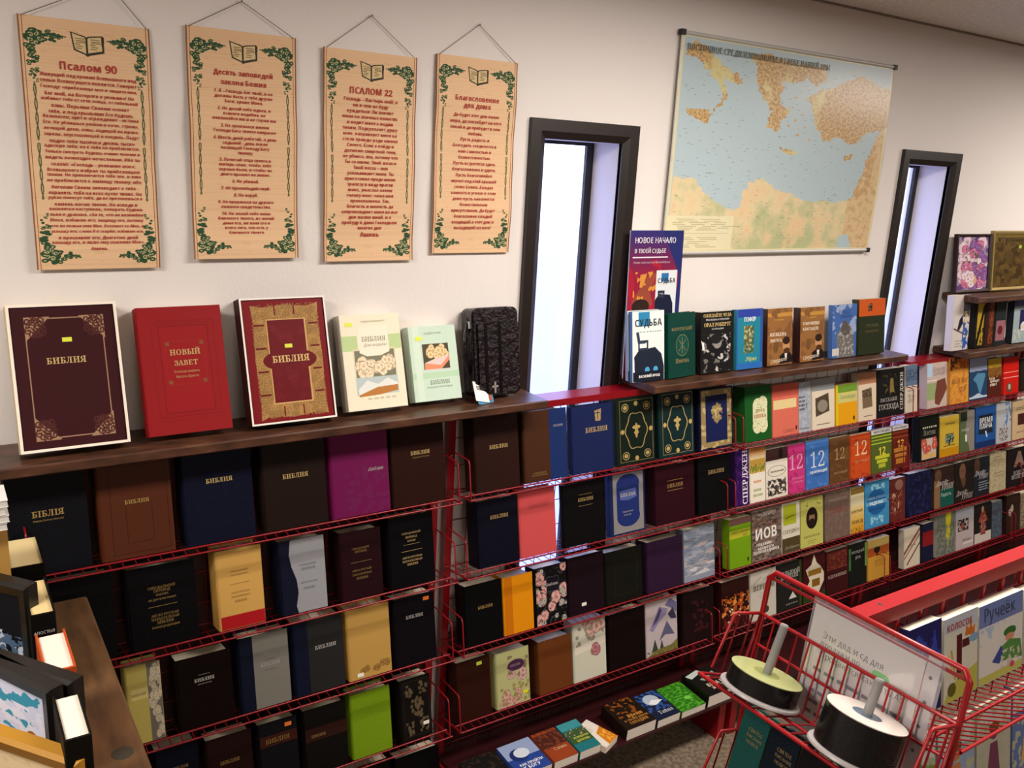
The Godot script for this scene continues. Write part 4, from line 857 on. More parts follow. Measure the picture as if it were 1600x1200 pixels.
	for a in [
		["book", "navy glossy book behind the red side wires", 1420, 1455, 738, 0.02, "p", "0c1030", [["N", "1a2250", 0.2, 0.03, 3]], []],
		["book", "brown book with a teal panel and a woman's pale name", 1459, 1490, 730, 0.02, "p", "2c1c18", [["R", 0, 0.3, 0.3, 1, "7c5c40"], ["R", 0.3, 0.55, 1, 1, "0f4c44"], ["E", 0.2, 0.2, 0.16, 0.16, "5c4434"]], [["Джойс", 0.4, 0.4, 0.6, "b8b4b0", "s", 0, 0.4], ["УРИИ", 0.66, 0.5, 0.6, "b8b4b0", "s", 0, 0.4], ["Радость", 0.6, 0.7, 0.5, "a8c0b8", "n"]]],
		["book", "black-brown book with a lit face of a woman", 1491, 1520, 722, 0.02, "p", "1c1412", [["E", 0.42, 0.24, 0.17, 0.2, "6c4c38"], ["P", [0.3, 0.4, 0.6, 0.4, 0.56, 0.6, 0.46, 0.66], "503828"]], [["Джойс", 0.4, 0.78, 0.6, "a8a09c", "s", 0, 0.4], ["УРИИ", 0.66, 0.88, 0.6, "a8a09c", "s", 0, 0.4]]],
		["book", "dark slate book with small white lines of print", 1521, 1545, 715, 0.02, "p", "181c24", [["E", 0.2, 0.2, 0.18, 0.2, "4c3428"], ["T", 0.3, 0.6, 0.95, 0.85, 4, "8c94a0"]], [["Джойс", 0.4, 0.4, 0.7, "a8a8ac", "s", 0, 0.4], ["УРИИ", 0.6, 0.5, 0.6, "a8a8ac", "s", 0, 0.4]]],
		["book", "cream book with rows of small print", 1546, 1571, 708, 0.02, "p", "a89c7c", [["T", 0.2, 0.06, 0.8, 0.2, 2, "6c6450"], ["T", 0.2, 0.46, 0.9, 0.62, 2, "7c6c50"], ["N", "988c6c", 0.2, 0.04, 3]], []],
		["book", "black book with praying hands", 1573, 1606, 700, 0.02, "p", "161214", [["P", [0.5, 0.1, 0.62, 0.1, 0.8, 0.5, 0.66, 0.5, 0.56, 0.36, 0.42, 0.5, 0.3, 0.5], "7c6458"]], [["ПОВЕСТЬ", 0.58, 0.66, 0.6, "b0aca8", "s"], ["МОЛИТВЫ", 0.55, 0.76, 0.7, "b0aca8", "s"]]]]:
		row_book(a, y, BOOK_Z, LEAN, g)

	y = ROWS[3]
	g = "paperbacks on the fourth wire row beneath the picture frames"
	for a in [
		["book", "navy book with a red square", 1441, 1458, 818, 0.02, "p", "0f1430", [["R", 0, 0.22, 1, 0.6, "7c141c"]], []],
		["book", "grey book with a yellow glowing shape", 1463, 1491, 803, 0.02, "p", "5c6058", [["P", [0.5, 0, 0.8, 0, 0.74, 0.5, 0.62, 0.8, 0.5, 0.5], "b0a818"], ["N", "74786c", 0.1, 0.04, 3, [0, 0.3, 1, 1]]], [], {"spine": "9a988c"}],
		["book", "pale book with two people in front of a dark ground", 1493, 1521, 795, 0.02, "p", "a89c9c", [["R", 0, 0, 1, 0.24, "8c9098"], ["N", "241c1c", -0.1, 0.05, 3, [0.1, 0.25, 0.7, 0.55]], ["E", 0.36, 0.42, 0.1, 0.08, "7c4434"], ["R", 0.4, 0.84, 0.95, 0.9, "c8b8b4"]], [["Любовь", 0.6, 0.78, 0.5, "5c4848", "s"]]],
		["book", "black and white book with a standing figure in a red pattern", 1522, 1548, 787, 0.02, "p", "161214", [["R", 0, 0.74, 1, 1, "b8b0a8"], ["P", [0.4, 0.2, 0.6, 0.2, 0.8, 0.46, 0.62, 0.5, 0.66, 0.8, 0.36, 0.8, 0.4, 0.5, 0.24, 0.44], "7c3028"], ["E", 0.48, 0.15, 0.07, 0.08, "9c745c"], ["N", "c8b0a0", 0.35, 0.1, 3, [0.3, 0.3, 0.7, 0.75]]], []],
		["book", "slate blue book beside a red post", 1549, 1565, 784, 0.02, "p", "3c444c", [["N", "4c5a6c", 0.1, 0.03, 3]], []],
		["book", "dark brown book with two small pale figures", 1572, 1593, 773, 0.02, "p", "2c1814", [["E", 0.4, 0.36, 0.1, 0.1, "a8948c"], ["E", 0.24, 0.46, 0.1, 0.1, "a8948c"]], []],
		["book", "grey-beige book at the end of the fourth row", 1594, 1618, 769, 0.02, "p", "8c7c64", [["N", "4c4438", 0.15, 0.05, 3]], []]]:
		row_book(a, y, BOOK_Z, LEAN, g)

func portrait_art() -> Array:
	return [["R", 0, 0.08, 1, 0.15, "b8883c"], ["N", "7c5430", 0.2, 0.02, 4], ["E", 0.34, 0.68, 0.1, 0.1, "6c4c28"], ["P", [0.5, 0.98, 0.5, 0.84, 0.66, 0.78, 0.9, 0.78, 1, 0.86, 1, 0.96], "181214"], ["E", 0.76, 0.66, 0.13, 0.12, "b88c64"], ["E", 0.76, 0.57, 0.14, 0.07, "2c1a12"], ["E", 0.78, 0.75, 0.12, 0.05, "4c2c1a"], ["P", [0.7, 0.8, 0.8, 0.8, 0.78, 0.88, 0.72, 0.88], "e0d8cc"]]

# ---------------------------------------------------------------- special things on the first board
func boxed_bible(label: String, pl: float, pr: float, pt: float, t: float, hex: String, rim: String, plain: bool, g: String):
	var lean := deg_to_rad(17.0)
	var up := Vector3(0, cos(lean), -sin(lean))
	var y := 1.292
	var h := 0.28
	var z := 0.1
	var xl := 0.0
	var xr := 0.0
	for i in 4:
		z = h * sin(lean) + t * cos(lean) + 0.004
		xl = x_for(pl, y, z)
		xr = x_for(pr, y, z)
		h = len_for(pt, Vector3((xl + xr) * 0.5, y, z), up)
	var w := xr - xl
	var n := thing("boxed_bible", label, "bible", Vector3((xl + xr) * 0.5, y + t * sin(lean) + 0.001, z), g)
	n.rotation.x = -lean
	var k := 0.0035
	var st := begin()   # slipcase: five walls, open in front
	bx(st, Vector3(-w / 2, 0, -t), Vector3(w / 2, h, -t + k))
	bx(st, Vector3(-w / 2, 0, -t + k), Vector3(-w / 2 + k, h, -0.001))
	bx(st, Vector3(w / 2 - k, 0, -t + k), Vector3(w / 2, h, -0.001))
	bx(st, Vector3(-w / 2 + k, 0, -t + k), Vector3(w / 2 - k, k, -0.001))
	bx(st, Vector3(-w / 2 + k, h - k, -t + k), Vector3(w / 2 - k, h, -0.001))
	put(st, "slipcase", leather("4c1616" if not plain else "c8b896", 0.5), n)
	st = begin()   # pale cut edge of the case
	var e := k + (0.002 if plain else 0.0005)
	for q in [[-w / 2, 0.0, -w / 2 + e, h], [w / 2 - e, 0.0, w / 2, h], [-w / 2 + e, 0.0, w / 2 - e, e], [-w / 2 + e, h - e, w / 2 - e, h]]:
		bx(st, Vector3(q[0], q[1], -0.001), Vector3(q[2], q[3], 0.0))
	put(st, "case_edge", flat(rim, 0.6), n)
	var b := part("inner_book", n, Vector3(0, k + 0.001, -0.004))
	var ops := []
	var words := []
	if plain:
		var c := "9c7c60"
		ops = [["O", 0.13, 0.08, 0.88, 0.93, 0.012, c]]
		for q in [[0.13, 0.07], [0.7, 0.07], [0.13, 0.79], [0.7, 0.79]]:
			var fx: float = 1.0 if q[0] < 0.5 else -1.0
			var fy: float = 1.0 if q[1] < 0.5 else -1.0
			var cx: float = q[0] if q[0] < 0.5 else 0.89
			var cy: float = q[1] if q[1] < 0.5 else 0.94
			ops.append(["P", [cx, cy, cx + 0.24 * fx, cy, cx + 0.17 * fx, cy + 0.05 * fy, cx + 0.07 * fx, cy + 0.12 * fy, cx, cy + 0.17 * fy], c])
			ops.append(["C", 14, 5, "4a2420", minf(cx, cx + 0.2 * fx), minf(cy, cy + 0.15 * fy), maxf(cx, cx + 0.2 * fx), maxf(cy, cy + 0.15 * fy), 0.006])
		words = [["БИБЛИЯ", 0.49, 0.385, 0.38, "c9ae74", "sb"]]
	else:
		var c := "a9824c"
		ops = [["P", [0.1, 0.04, 0.2, 0.06, 0.5, 0.04, 0.8, 0.06, 0.93, 0.03, 0.91, 0.2, 0.93, 0.5, 0.91, 0.8, 0.93, 0.97, 0.8, 0.95, 0.5, 0.97, 0.2, 0.95, 0.1, 0.98, 0.12, 0.8, 0.1, 0.5, 0.12, 0.2], c], ["C", 420, 6, "8a683c", 0.1, 0.03, 0.93, 0.97, 0.004], ["R", 0.27, 0.16, 0.76, 0.86, "c9a468"], ["R", 0.285, 0.17, 0.745, 0.85, "641018"], ["E", 0.52, 0.5, 0.33, 0.09, "641018"], ["C", 30, 8, "701a22", 0.3, 0.2, 0.72, 0.82, 0.005]]
		for q in 4:
			ops.append(["R", 0.12, 0.2 + 0.19 * q, 0.25, 0.215 + 0.19 * q, "641018"])
			ops.append(["R", 0.79, 0.2 + 0.19 * q, 0.91, 0.215 + 0.19 * q, "641018"])
		for q in [0.38, 0.62]:
			ops.append(["R", q, 0.05, q + 0.018, 0.13, "641018"])
			ops.append(["R", q, 0.88, q + 0.018, 0.96, "641018"])
		words = [["БИБЛИЯ", 0.53, 0.49, 0.46, "d8bd80", "sb"]]
	var iw := w - 2 * k - 0.004
	var ih := h - 2 * k - 0.003
	var uv := new_cell(true)
	draw_ops([["R", 0, 0, 1, 1, hex]] + ops)
	st = begin()
	bx(st, Vector3(-iw / 2, 0, -0.003), Vector3(iw / 2, ih, 0))
	bx(st, Vector3(-iw / 2, 0, -t + 0.009), Vector3(iw / 2, ih, -t + 0.012))
	bx(st, Vector3(-iw / 2, 0, -t + 0.012), Vector3(-iw / 2 + 0.004, ih, -0.003))
	put(st, "cover", leather(hex, 0.5), b)
	st = begin()
	bx(st, Vector3(-iw / 2 + 0.004, 0.003, -t + 0.012), Vector3(iw / 2 - 0.004, ih - 0.003, -0.003))
	put(st, "page_block", flat("d8c9a4", 0.8), b)
	st = begin()
	var cc := [Vector2(0, 0), Vector2(1, 0), Vector2(1, 1), Vector2(0, 1)]
	for i in [0, 2, 1, 0, 3, 2]:
		st.set_normal(Vector3(0, 0, 1))
		st.set_uv(Vector2(uv.position.x + uv.size.x * cc[i].x, uv.position.y + uv.size.y * (1.0 - cc[i].y)))
		st.add_vertex(Vector3(lerpf(-iw / 2, iw / 2, cc[i].x), lerpf(0, ih, cc[i].y), 0.0004))
	put(st, "printed_cover", atlas_mat, b)
	lettering(b, iw, ih, words)
	st = begin()
	bx(st, Vector3(-0.006, ih * (0.745 if plain else 0.6), 0.0006), Vector3(0.012, ih * (0.745 if plain else 0.6) + 0.009, 0.0012))
	put(st, "price_sticker", flat("d4de3a", 0.5), b)

func zip_case():
	var y := 1.292
	var lean := deg_to_rad(9.0)
	var t := 0.055
	var z := 0.105
	var xl := x_for(742, y, z)
	var xr := x_for(813, y, z)
	var w := xr - xl
	var h := len_for(486, Vector3((xl + xr) / 2, y, z), Vector3(0, cos(lean), -sin(lean)))
	var n := thing("zip_case", "black crinkled leather zip case with handle, cross charm and price tags", "case", Vector3((xl + xr) / 2, y + t * sin(lean) + 0.001, z), "")
	n.rotation.x = -lean
	var hide := StandardMaterial3D.new()
	hide.albedo_color = Color("140b10")
	hide.roughness = 0.22
	hide.normal_enabled = true
	hide.normal_texture = normal_tex(256, 0.02, 17, 14.0)
	hide.normal_scale = 0.28
	hide.uv1_triplanar = true
	hide.uv1_scale = Vector3(7, 7, 7)
	var st := begin()
	prism(st, round_rect(-w / 2, 0, w / 2, h, 0.018, 6), Vector3.RIGHT, Vector3.UP, Vector3(0, 0, -t), Vector3(0, 0, -0.004))
	prism(st, round_rect(-w / 2 + 0.004, 0.004, w / 2 - 0.004, h - 0.004, 0.016, 6), Vector3.RIGHT, Vector3.UP, Vector3(0, 0, -0.004), Vector3(0, 0, 0.0))
	put(st, "body", hide, n)
	st = begin()
	prism(st, round_rect(-w / 2 + 0.014, 0.006, w / 2 - 0.004, h * 0.84, 0.01, 5), Vector3.RIGHT, Vector3.UP, Vector3(0, 0, 0), Vector3(0, 0, 0.006))
	put(st, "front_pocket", hide, n)
	st = begin()
	for x in [-w * 0.28, w * 0.02]:
		bx(st, Vector3(x, 0.01, 0.006), Vector3(x + 0.009, h * 0.83, 0.0075))
	put(st, "stitched_band", leather("140c12", 0.35), n)
	st = begin()
	tube(st, [Vector3(-w / 2 + 0.006, h - 0.02, -t * 0.5), Vector3(-w / 2 - 0.012, h * 0.72, -t * 0.4), Vector3(-w / 2 - 0.014, h * 0.45, -t * 0.4), Vector3(-w / 2 + 0.004, h * 0.2, -t * 0.5)], 0.006, 8)
	put(st, "handle", hide, n)
	st = begin()
	tube(st, [Vector3(-w / 2 + 0.02, h - 0.001, -t * 0.45), Vector3(w / 2 - 0.02, h - 0.001, -t * 0.45)], 0.0022, 6)
	put(st, "zipper", flat("2c262c", 0.4, 0.4), n)
	st = begin()
	bx(st, Vector3(-w / 2 - 0.006, h * 0.78, -0.012), Vector3(-w / 2 + 0.001, h * 0.86, -0.008))
	put(st, "zipper_pull", flat("b8b8bc", 0.3, 0.8), n)
	st = begin()   # cross charm
	bx(st, Vector3(-0.016, 0.01, 0.0075), Vector3(-0.011, 0.04, 0.0095))
	bx(st, Vector3(-0.023, 0.025, 0.0075), Vector3(-0.004, 0.03, 0.0095))
	put(st, "cross_charm", flat("c4c0b8", 0.3, 0.7), n)
	var tg := part("price_tag", n, Vector3(-w * 0.42, -0.008, 0.022))
	tg.rotation_degrees = Vector3(-28, 14, -14)
	tg.scale = Vector3.ONE * 1.35
	st = begin()
	bx(st, Vector3(-0.018, 0, 0), Vector3(0.016, 0.042, 0.0008))
	put(st, "card", flat("ece8e0", 0.6), tg)
	st = begin()
	for i in 12:
		bx(st, Vector3(-0.011 + i * 0.0017, 0.024, 0.0009), Vector3(-0.0102 + i * 0.0017, 0.033, 0.0012))
	put(st, "barcode", flat("2a2a2a", 0.6), tg)
	st = begin()
	bx(st, Vector3(-0.012, -0.006, -0.002), Vector3(0.03, 0.022, -0.001))
	put(st, "blue_card", flat("2c7ca4", 0.5), tg)
	st = begin()
	bx(st, Vector3(0.008, 0.006, -0.0009), Vector3(0.026, 0.018, -0.0003))
	put(st, "printed_patch", flat("8c4434", 0.5), tg)

# ---------------------------------------------------------------- the room
func setting():
	var W := StandardMaterial3D.new()
	W.albedo_color = Color("e3dedb")
	W.roughness = 0.85
	W.normal_enabled = true
	W.normal_texture = normal_tex(256, 0.05, 3, 5.0)
	W.normal_scale = 0.08
	W.uv1_triplanar = true
	W.uv1_world_triplanar = true
	W.uv1_scale = Vector3(5, 5, 5)
	var wy0 := 0.58
	var wy1 := 1.985
	var d := -0.17
	var xs := [[1.449, 1.726], [3.131, 3.406]]
	var st := begin()
	bx(st, Vector3(-3.5, 0, d), Vector3(xs[0][0], CEIL_Y, 0))
	bx(st, Vector3(xs[0][1], 0, d), Vector3(xs[1][0], CEIL_Y, 0))
	bx(st, Vector3(xs[1][1], 0, d), Vector3(9.0, CEIL_Y, 0))
	for w in xs:
		bx(st, Vector3(w[0], 0, d), Vector3(w[1], wy0, 0))
		bx(st, Vector3(w[0], wy1, d), Vector3(w[1], CEIL_Y, 0))
	var o := struct(st, "wall_back", W)
	label_structure(o, "off-white plaster wall with two narrow windows", "wall")
	st = begin()
	bx(st, Vector3(-3.5, 0, 8.0), Vector3(9.0, CEIL_Y, 8.15))
	label_structure(struct(st, "wall_front", W), "off-white wall behind the camera", "wall")
	st = begin()
	bx(st, Vector3(-3.65, 0, d), Vector3(-3.5, CEIL_Y, 8.15))
	label_structure(struct(st, "wall_left", W), "off-white side wall at the bookcase end", "wall")
	st = begin()
	bx(st, Vector3(9.0, 0, d), Vector3(9.15, CEIL_Y, 8.15))
	label_structure(struct(st, "wall_right", W), "off-white side wall at the far end", "wall")
	var C := StandardMaterial3D.new()
	C.albedo_texture = ramp_tex(256, 256, 0.08, 9, [Color("c8c4c0"), Color("dcd8d4"), Color("e6e2de"), Color("ece8e4")])
	C.roughness = 0.95
	C.uv1_triplanar = true
	C.uv1_world_triplanar = true
	C.uv1_scale = Vector3(2.2, 2.2, 2.2)
	st = begin()
	bx(st, Vector3(-3.65, CEIL_Y, d), Vector3(9.15, CEIL_Y + 0.15, 8.15))
	label_structure(struct(st, "ceiling", C), "grey speckled ceiling", "ceiling")
	st = begin()
	bx(st, Vector3(-3.5, CEIL_Y - 0.006, 0), Vector3(9.0, CEIL_Y, 0.008))
	label_structure(struct(st, "trim_1", flat("8a8078", 0.7)), "thin grey joint bead between wall and ceiling", "trim")
	var K := StandardMaterial3D.new()
	K.albedo_texture = ramp_tex(256, 256, 0.06, 12, [Color("4a3f33"), Color("66594a"), Color("7a6c5a"), Color("8a7b68")], 5)
	K.roughness = 1.0
	K.uv1_triplanar = true
	K.uv1_world_triplanar = true
	K.uv1_scale = Vector3(3, 3, 3)
	st = begin()
	bx(st, Vector3(-3.65, -0.15, d), Vector3(9.15, 0, 8.15))
	label_structure(struct(st, "floor", K), "brown-grey short pile carpet", "floor")
	# paved ground outside the windows
	st = begin()
	bx(st, Vector3(-12, -0.25, -14), Vector3(24, -0.16, d - 0.001))
	label_structure(struct(st, "ground_outside", flat("c8c8c8", 0.9)), "pale paved ground outside the windows", "ground")
	# windows
	var trim := flat("1d1512", 0.38)
	var sash := flat("0d0c12", 0.4)
	var glass := StandardMaterial3D.new()
	glass.albedo_color = Color(0.92, 0.95, 1.0, 0.06)
	glass.transparency = BaseMaterial3D.TRANSPARENCY_ALPHA
	glass.roughness = 0.02
	for i in 2:
		var x0: float = xs[i][0]
		var x1: float = xs[i][1]
		var n := Node3D.new()
		n.name = "window_%d" % (i + 1)
		add_child(n)
		n.set_meta("kind", "structure")
		n.set_meta("label", ["tall narrow window with dark trim between the scrolls and the map", "tall narrow window with dark trim right of the map"][i])
		n.set_meta("category", "window")
		var q := 0.052
		# casing: four mitred bars, their inner edge bevelled
		var a := [Vector2(x0 - q, wy0 - q), Vector2(x1 + q, wy0 - q), Vector2(x1 + q, wy1 + q), Vector2(x0 - q, wy1 + q)]
		var b := [Vector2(x0, wy0), Vector2(x1, wy0), Vector2(x1, wy1), Vector2(x0, wy1)]
		for k in 4:
			var k2 := (k + 1) % 4
			st = begin()
			var m0: Vector2 = a[k].lerp(b[k], 0.62)
			var m1: Vector2 = a[k2].lerp(b[k2], 0.62)
			var A := func(p: Vector2, z: float) -> Vector3: return Vector3(p.x, p.y, z)
			var nn: Vector2 = (a[k] - b[k] + a[k2] - b[k2]).normalized()
			quad(st, A.call(a[k], 0.015), A.call(a[k2], 0.015), A.call(m1, 0.015), A.call(m0, 0.015), Vector3(0, 0, 1))
			quad(st, A.call(m0, 0.015), A.call(m1, 0.015), A.call(b[k2], 0.004), A.call(b[k], 0.004), (Vector3(0, 0, 1.6) - Vector3(nn.x, nn.y, 0)).normalized())
			quad(st, A.call(a[k], 0.0), A.call(a[k2], 0.0), A.call(a[k2], 0.015), A.call(a[k], 0.015), Vector3(nn.x, nn.y, 0))
			quad(st, A.call(b[k], -0.012), A.call(b[k2], -0.012), A.call(b[k2], 0.004), A.call(b[k], 0.004), Vector3(-nn.x, -nn.y, 0))
			put(st, "casing", trim, n)
		var f := 0.026
		for e in [[x0, wy0, x0 + f, wy1], [x1 - f, wy0, x1, wy1], [x0 + f, wy0, x1 - f, wy0 + f], [x0 + f, wy1 - 0.01, x1 - f, wy1]]:
			st = begin()
			bx(st, Vector3(e[0], e[1], -0.14), Vector3(e[2], e[3], -0.128))
			put(st, "sash_bar", sash, n)
		st = begin()
		bx(st, Vector3(x0 + f, wy0 + f, -0.137), Vector3(x1 - f, wy1 - 0.01, -0.134))
		put(st, "pane", glass, n)

func wood_mat() -> StandardMaterial3D:
	var m := StandardMaterial3D.new()
	m.albedo_texture = ramp_tex(512, 128, 0.02, 21, [Color("2a1912"), Color("442b1e"), Color("523324"), Color("6a4833")], 5)
	m.roughness = 0.38
	m.uv1_triplanar = true
	m.uv1_world_triplanar = true
	m.uv1_scale = Vector3(0.9, 7.0, 7.0)
	return m

func board(called: String, label: String, a: Vector3, b: Vector3, m: Material, along_x := true) -> Node3D:
	var n := thing(called, label, "shelf", Vector3((a.x + b.x) / 2, a.y, (a.z + b.z) / 2))
	var w := (b.x - a.x) / 2
	var d := (b.z - a.z) / 2
	var t := b.y - a.y
	var c := 0.003
	var p := PackedVector2Array([Vector2(-d + c, 0), Vector2(d - c, 0), Vector2(d, c), Vector2(d, t - c), Vector2(d - c, t), Vector2(-d + c, t), Vector2(-d, t - c), Vector2(-d, c)])
	var st := begin()
	if along_x:
		prism(st, p, Vector3(0, 0, 1), Vector3(0, 1, 0), Vector3(-w, 0, 0), Vector3(w, 0, 0))
	else:
		var q := PackedVector2Array([Vector2(-w + c, 0), Vector2(w - c, 0), Vector2(w, c), Vector2(w, t - c), Vector2(w - c, t), Vector2(-w + c, t), Vector2(-w, t - c), Vector2(-w, c)])
		prism(st, q, Vector3(1, 0, 0), Vector3(0, 1, 0), Vector3(0, 0, -d), Vector3(0, 0, d))
	put(st, "plank", m, n)
	return n

func boards():
	var m := wood_mat()
	board("wooden_shelf", "dark stained wooden board carrying large Bibles under the scrolls", Vector3(-0.3, 1.268, 0.004), Vector3(1.397, 1.291, 0.168), m)
	board("wooden_shelf", "dark stained wooden board carrying books under the map", Vector3(1.79, 1.268, 0.004), Vector3(3.066, 1.291, 0.168), m)
	var m2 := m.duplicate()
	m2.roughness = 0.5
	for q in [["lower dark board carrying books right of the second window", 1.238], ["upper dark board carrying two picture frames right of the second window", 1.464]]:
		var n := board("wooden_shelf", q[0], Vector3(3.5, q[1], 0.004), Vector3(4.75, q[1] + 0.024, 0.16), m2)
		if q[1] > 1.3:
			var st := begin()   # wall brackets that carry the upper board
			for x in [-0.35, 0.45]:
				bx(st, Vector3(x, -0.09, -0.075), Vector3(x + 0.02, 0, -0.07))
				bx(st, Vector3(x, -0.012, -0.075), Vector3(x + 0.02, 0, 0.05))
			put(st, "bracket", flat("2a2624", 0.4, 0.5), n)

# ---------------------------------------------------------------- wire racks
func racks():
	var red := flat("820916", 0.3)
	var bounds := [[0.12, 1.138], [1.165, 2.19], [2.22, 3.185], [3.215, 4.17], [4.2, 5.2]]
	var labels := ["red wire book rack under the scrolls and the long wooden board", "red wire book rack under the first window", "red wire book rack under the map", "red wire book rack beneath the picture frames", "red wire book rack standing past the picture frames"]
	var lean := deg_to_rad(LEAN)
	var zb := 0.022
	for i in 5:
		var x0: float = bounds[i][0]
		var top := 1.264 if i < 3 else 1.232
		var x1: float = bounds[i][1]
		var w := x1 - x0
		var n := thing("wire_book_rack", labels[i], "rack", Vector3(x0, 0, 0), "red wire racks along the wall")
		for x in [0.0, w - 0.022]:
			var st := begin()
			bx(st, Vector3(x, 0, 0.0165), Vector3(x + 0.022, top - 0.02, 0.034))
			var up := put(st, "upright", red, n)
			st = begin()
			for yy in [1.12, 0.98, 0.74, 0.5]:
				lathe(st, [Vector2(0, 0.002), Vector2(0.003, 0.0015), Vector2(0.004, 0)], 8, Basis(Vector3.RIGHT, PI / 2), Vector3(x + 0.011, yy, 0.034))
			put(st, "screw", flat("b8b4b0", 0.3, 0.8), up)
		var st2 := begin()
		bx(st2, Vector3(0, top - 0.02, 0.0165), Vector3(w, top, 0.09))
		put(st2, "top_beam", red, n)
		# foot
		for x in [0.0, w - 0.03]:
			st2 = begin()
			bx(st2, Vector3(x, 0, 0.05), Vector3(x + 0.03, 0.05 if i == 0 else 0.158, 0.16 if i == 0 else 0.25))
			put(st2, "foot", red, n)
		# back grid
		st2 = begin()
		var k := int(w / 0.062)
		for j in k + 1:
			var x := 0.012 + (w - 0.024) * j / k
			tube(st2, [Vector3(x, 0.06, zb), Vector3(x, top - 0.014, zb)], 0.0014, 4)
		for j in (15 if i < 3 else 14):
			var yy := 0.1 + j * 0.082
			tube(st2, [Vector3(0.005, yy, zb), Vector3(w - 0.005, yy, zb)], 0.0014, 4)
		var hb := begin()   # added dark sheet: dense wire low down, taller on first rack to darken gaps
		bx(hb, Vector3(0.024, 0.1, 0.0162), Vector3(w - 0.024, 1.24 if i == 0 else 0.56, 0.02))
		put(hb, "dark_gap_sheet", flat("2c0509", 0.5), n)
		var bg := put(st2, "back_grid", red, n)
		bg.set_meta("kind", "stuff")
		for r in 5 if i == 0 else 4:
			shelf_row(n, w, ROWS[r], lean, zb, red)
		if i == 0:
			continue
		# deep bottom tray for the stacks
		st2 = begin()
		bx(st2, Vector3(0.0, 0.158, 0.042), Vector3(w, 0.166, 0.275))
		put(st2, "base_shelf", flat("30060a", 0.45), n)

func shelf_row(n: Node3D, w: float, y: float, lean: float, zb: float, red: Material):
	var s := part("wire_shelf", n, Vector3(0, y, 0))
	var zf := RACK_FRONT
	var drop := func(z: float) -> float: return -(BOOK_Z - z) * tan(lean) if z < BOOK_Z else 0.0
	var ys := []
	for z in [zf, 0.13, 0.04]:
		var st := begin()
		var yy: float = drop.call(z)
		tube(st, [Vector3(0.0, yy, z), Vector3(w, yy, z)], 0.0024 if z > 0.1 else 0.002, 6)
		put(st, "rail", red, s)
	var st := begin()
	var k := int(w / 0.0255)
	for j in k + 1:
		var x := w * j / k
		tube(st, [Vector3(x, -0.003, zf), Vector3(x, -0.003, 0.13), Vector3(x, drop.call(zb) - 0.003, zb)], 0.0013, 4)
	var rg := put(st, "rungs", red, s)
	rg.set_meta("kind", "stuff")
	for x in [0.004, w - 0.004]:
		st = begin()
		tube(st, [Vector3(x, 0, 0.158), Vector3(x, 0.098, 0.142), Vector3(x, 0.106, 0.135), Vector3(x, 0.106, zb)], 0.0021, 6)
		tube(st, [Vector3(x, 0.0, zf), Vector3(x, drop.call(zb), zb)], 0.0021, 6)
		put(st, "side_loop", red, s)

# ---------------------------------------------------------------- scrolls
const SCROLL_W := 0.24
const SCROLL_H := 0.49

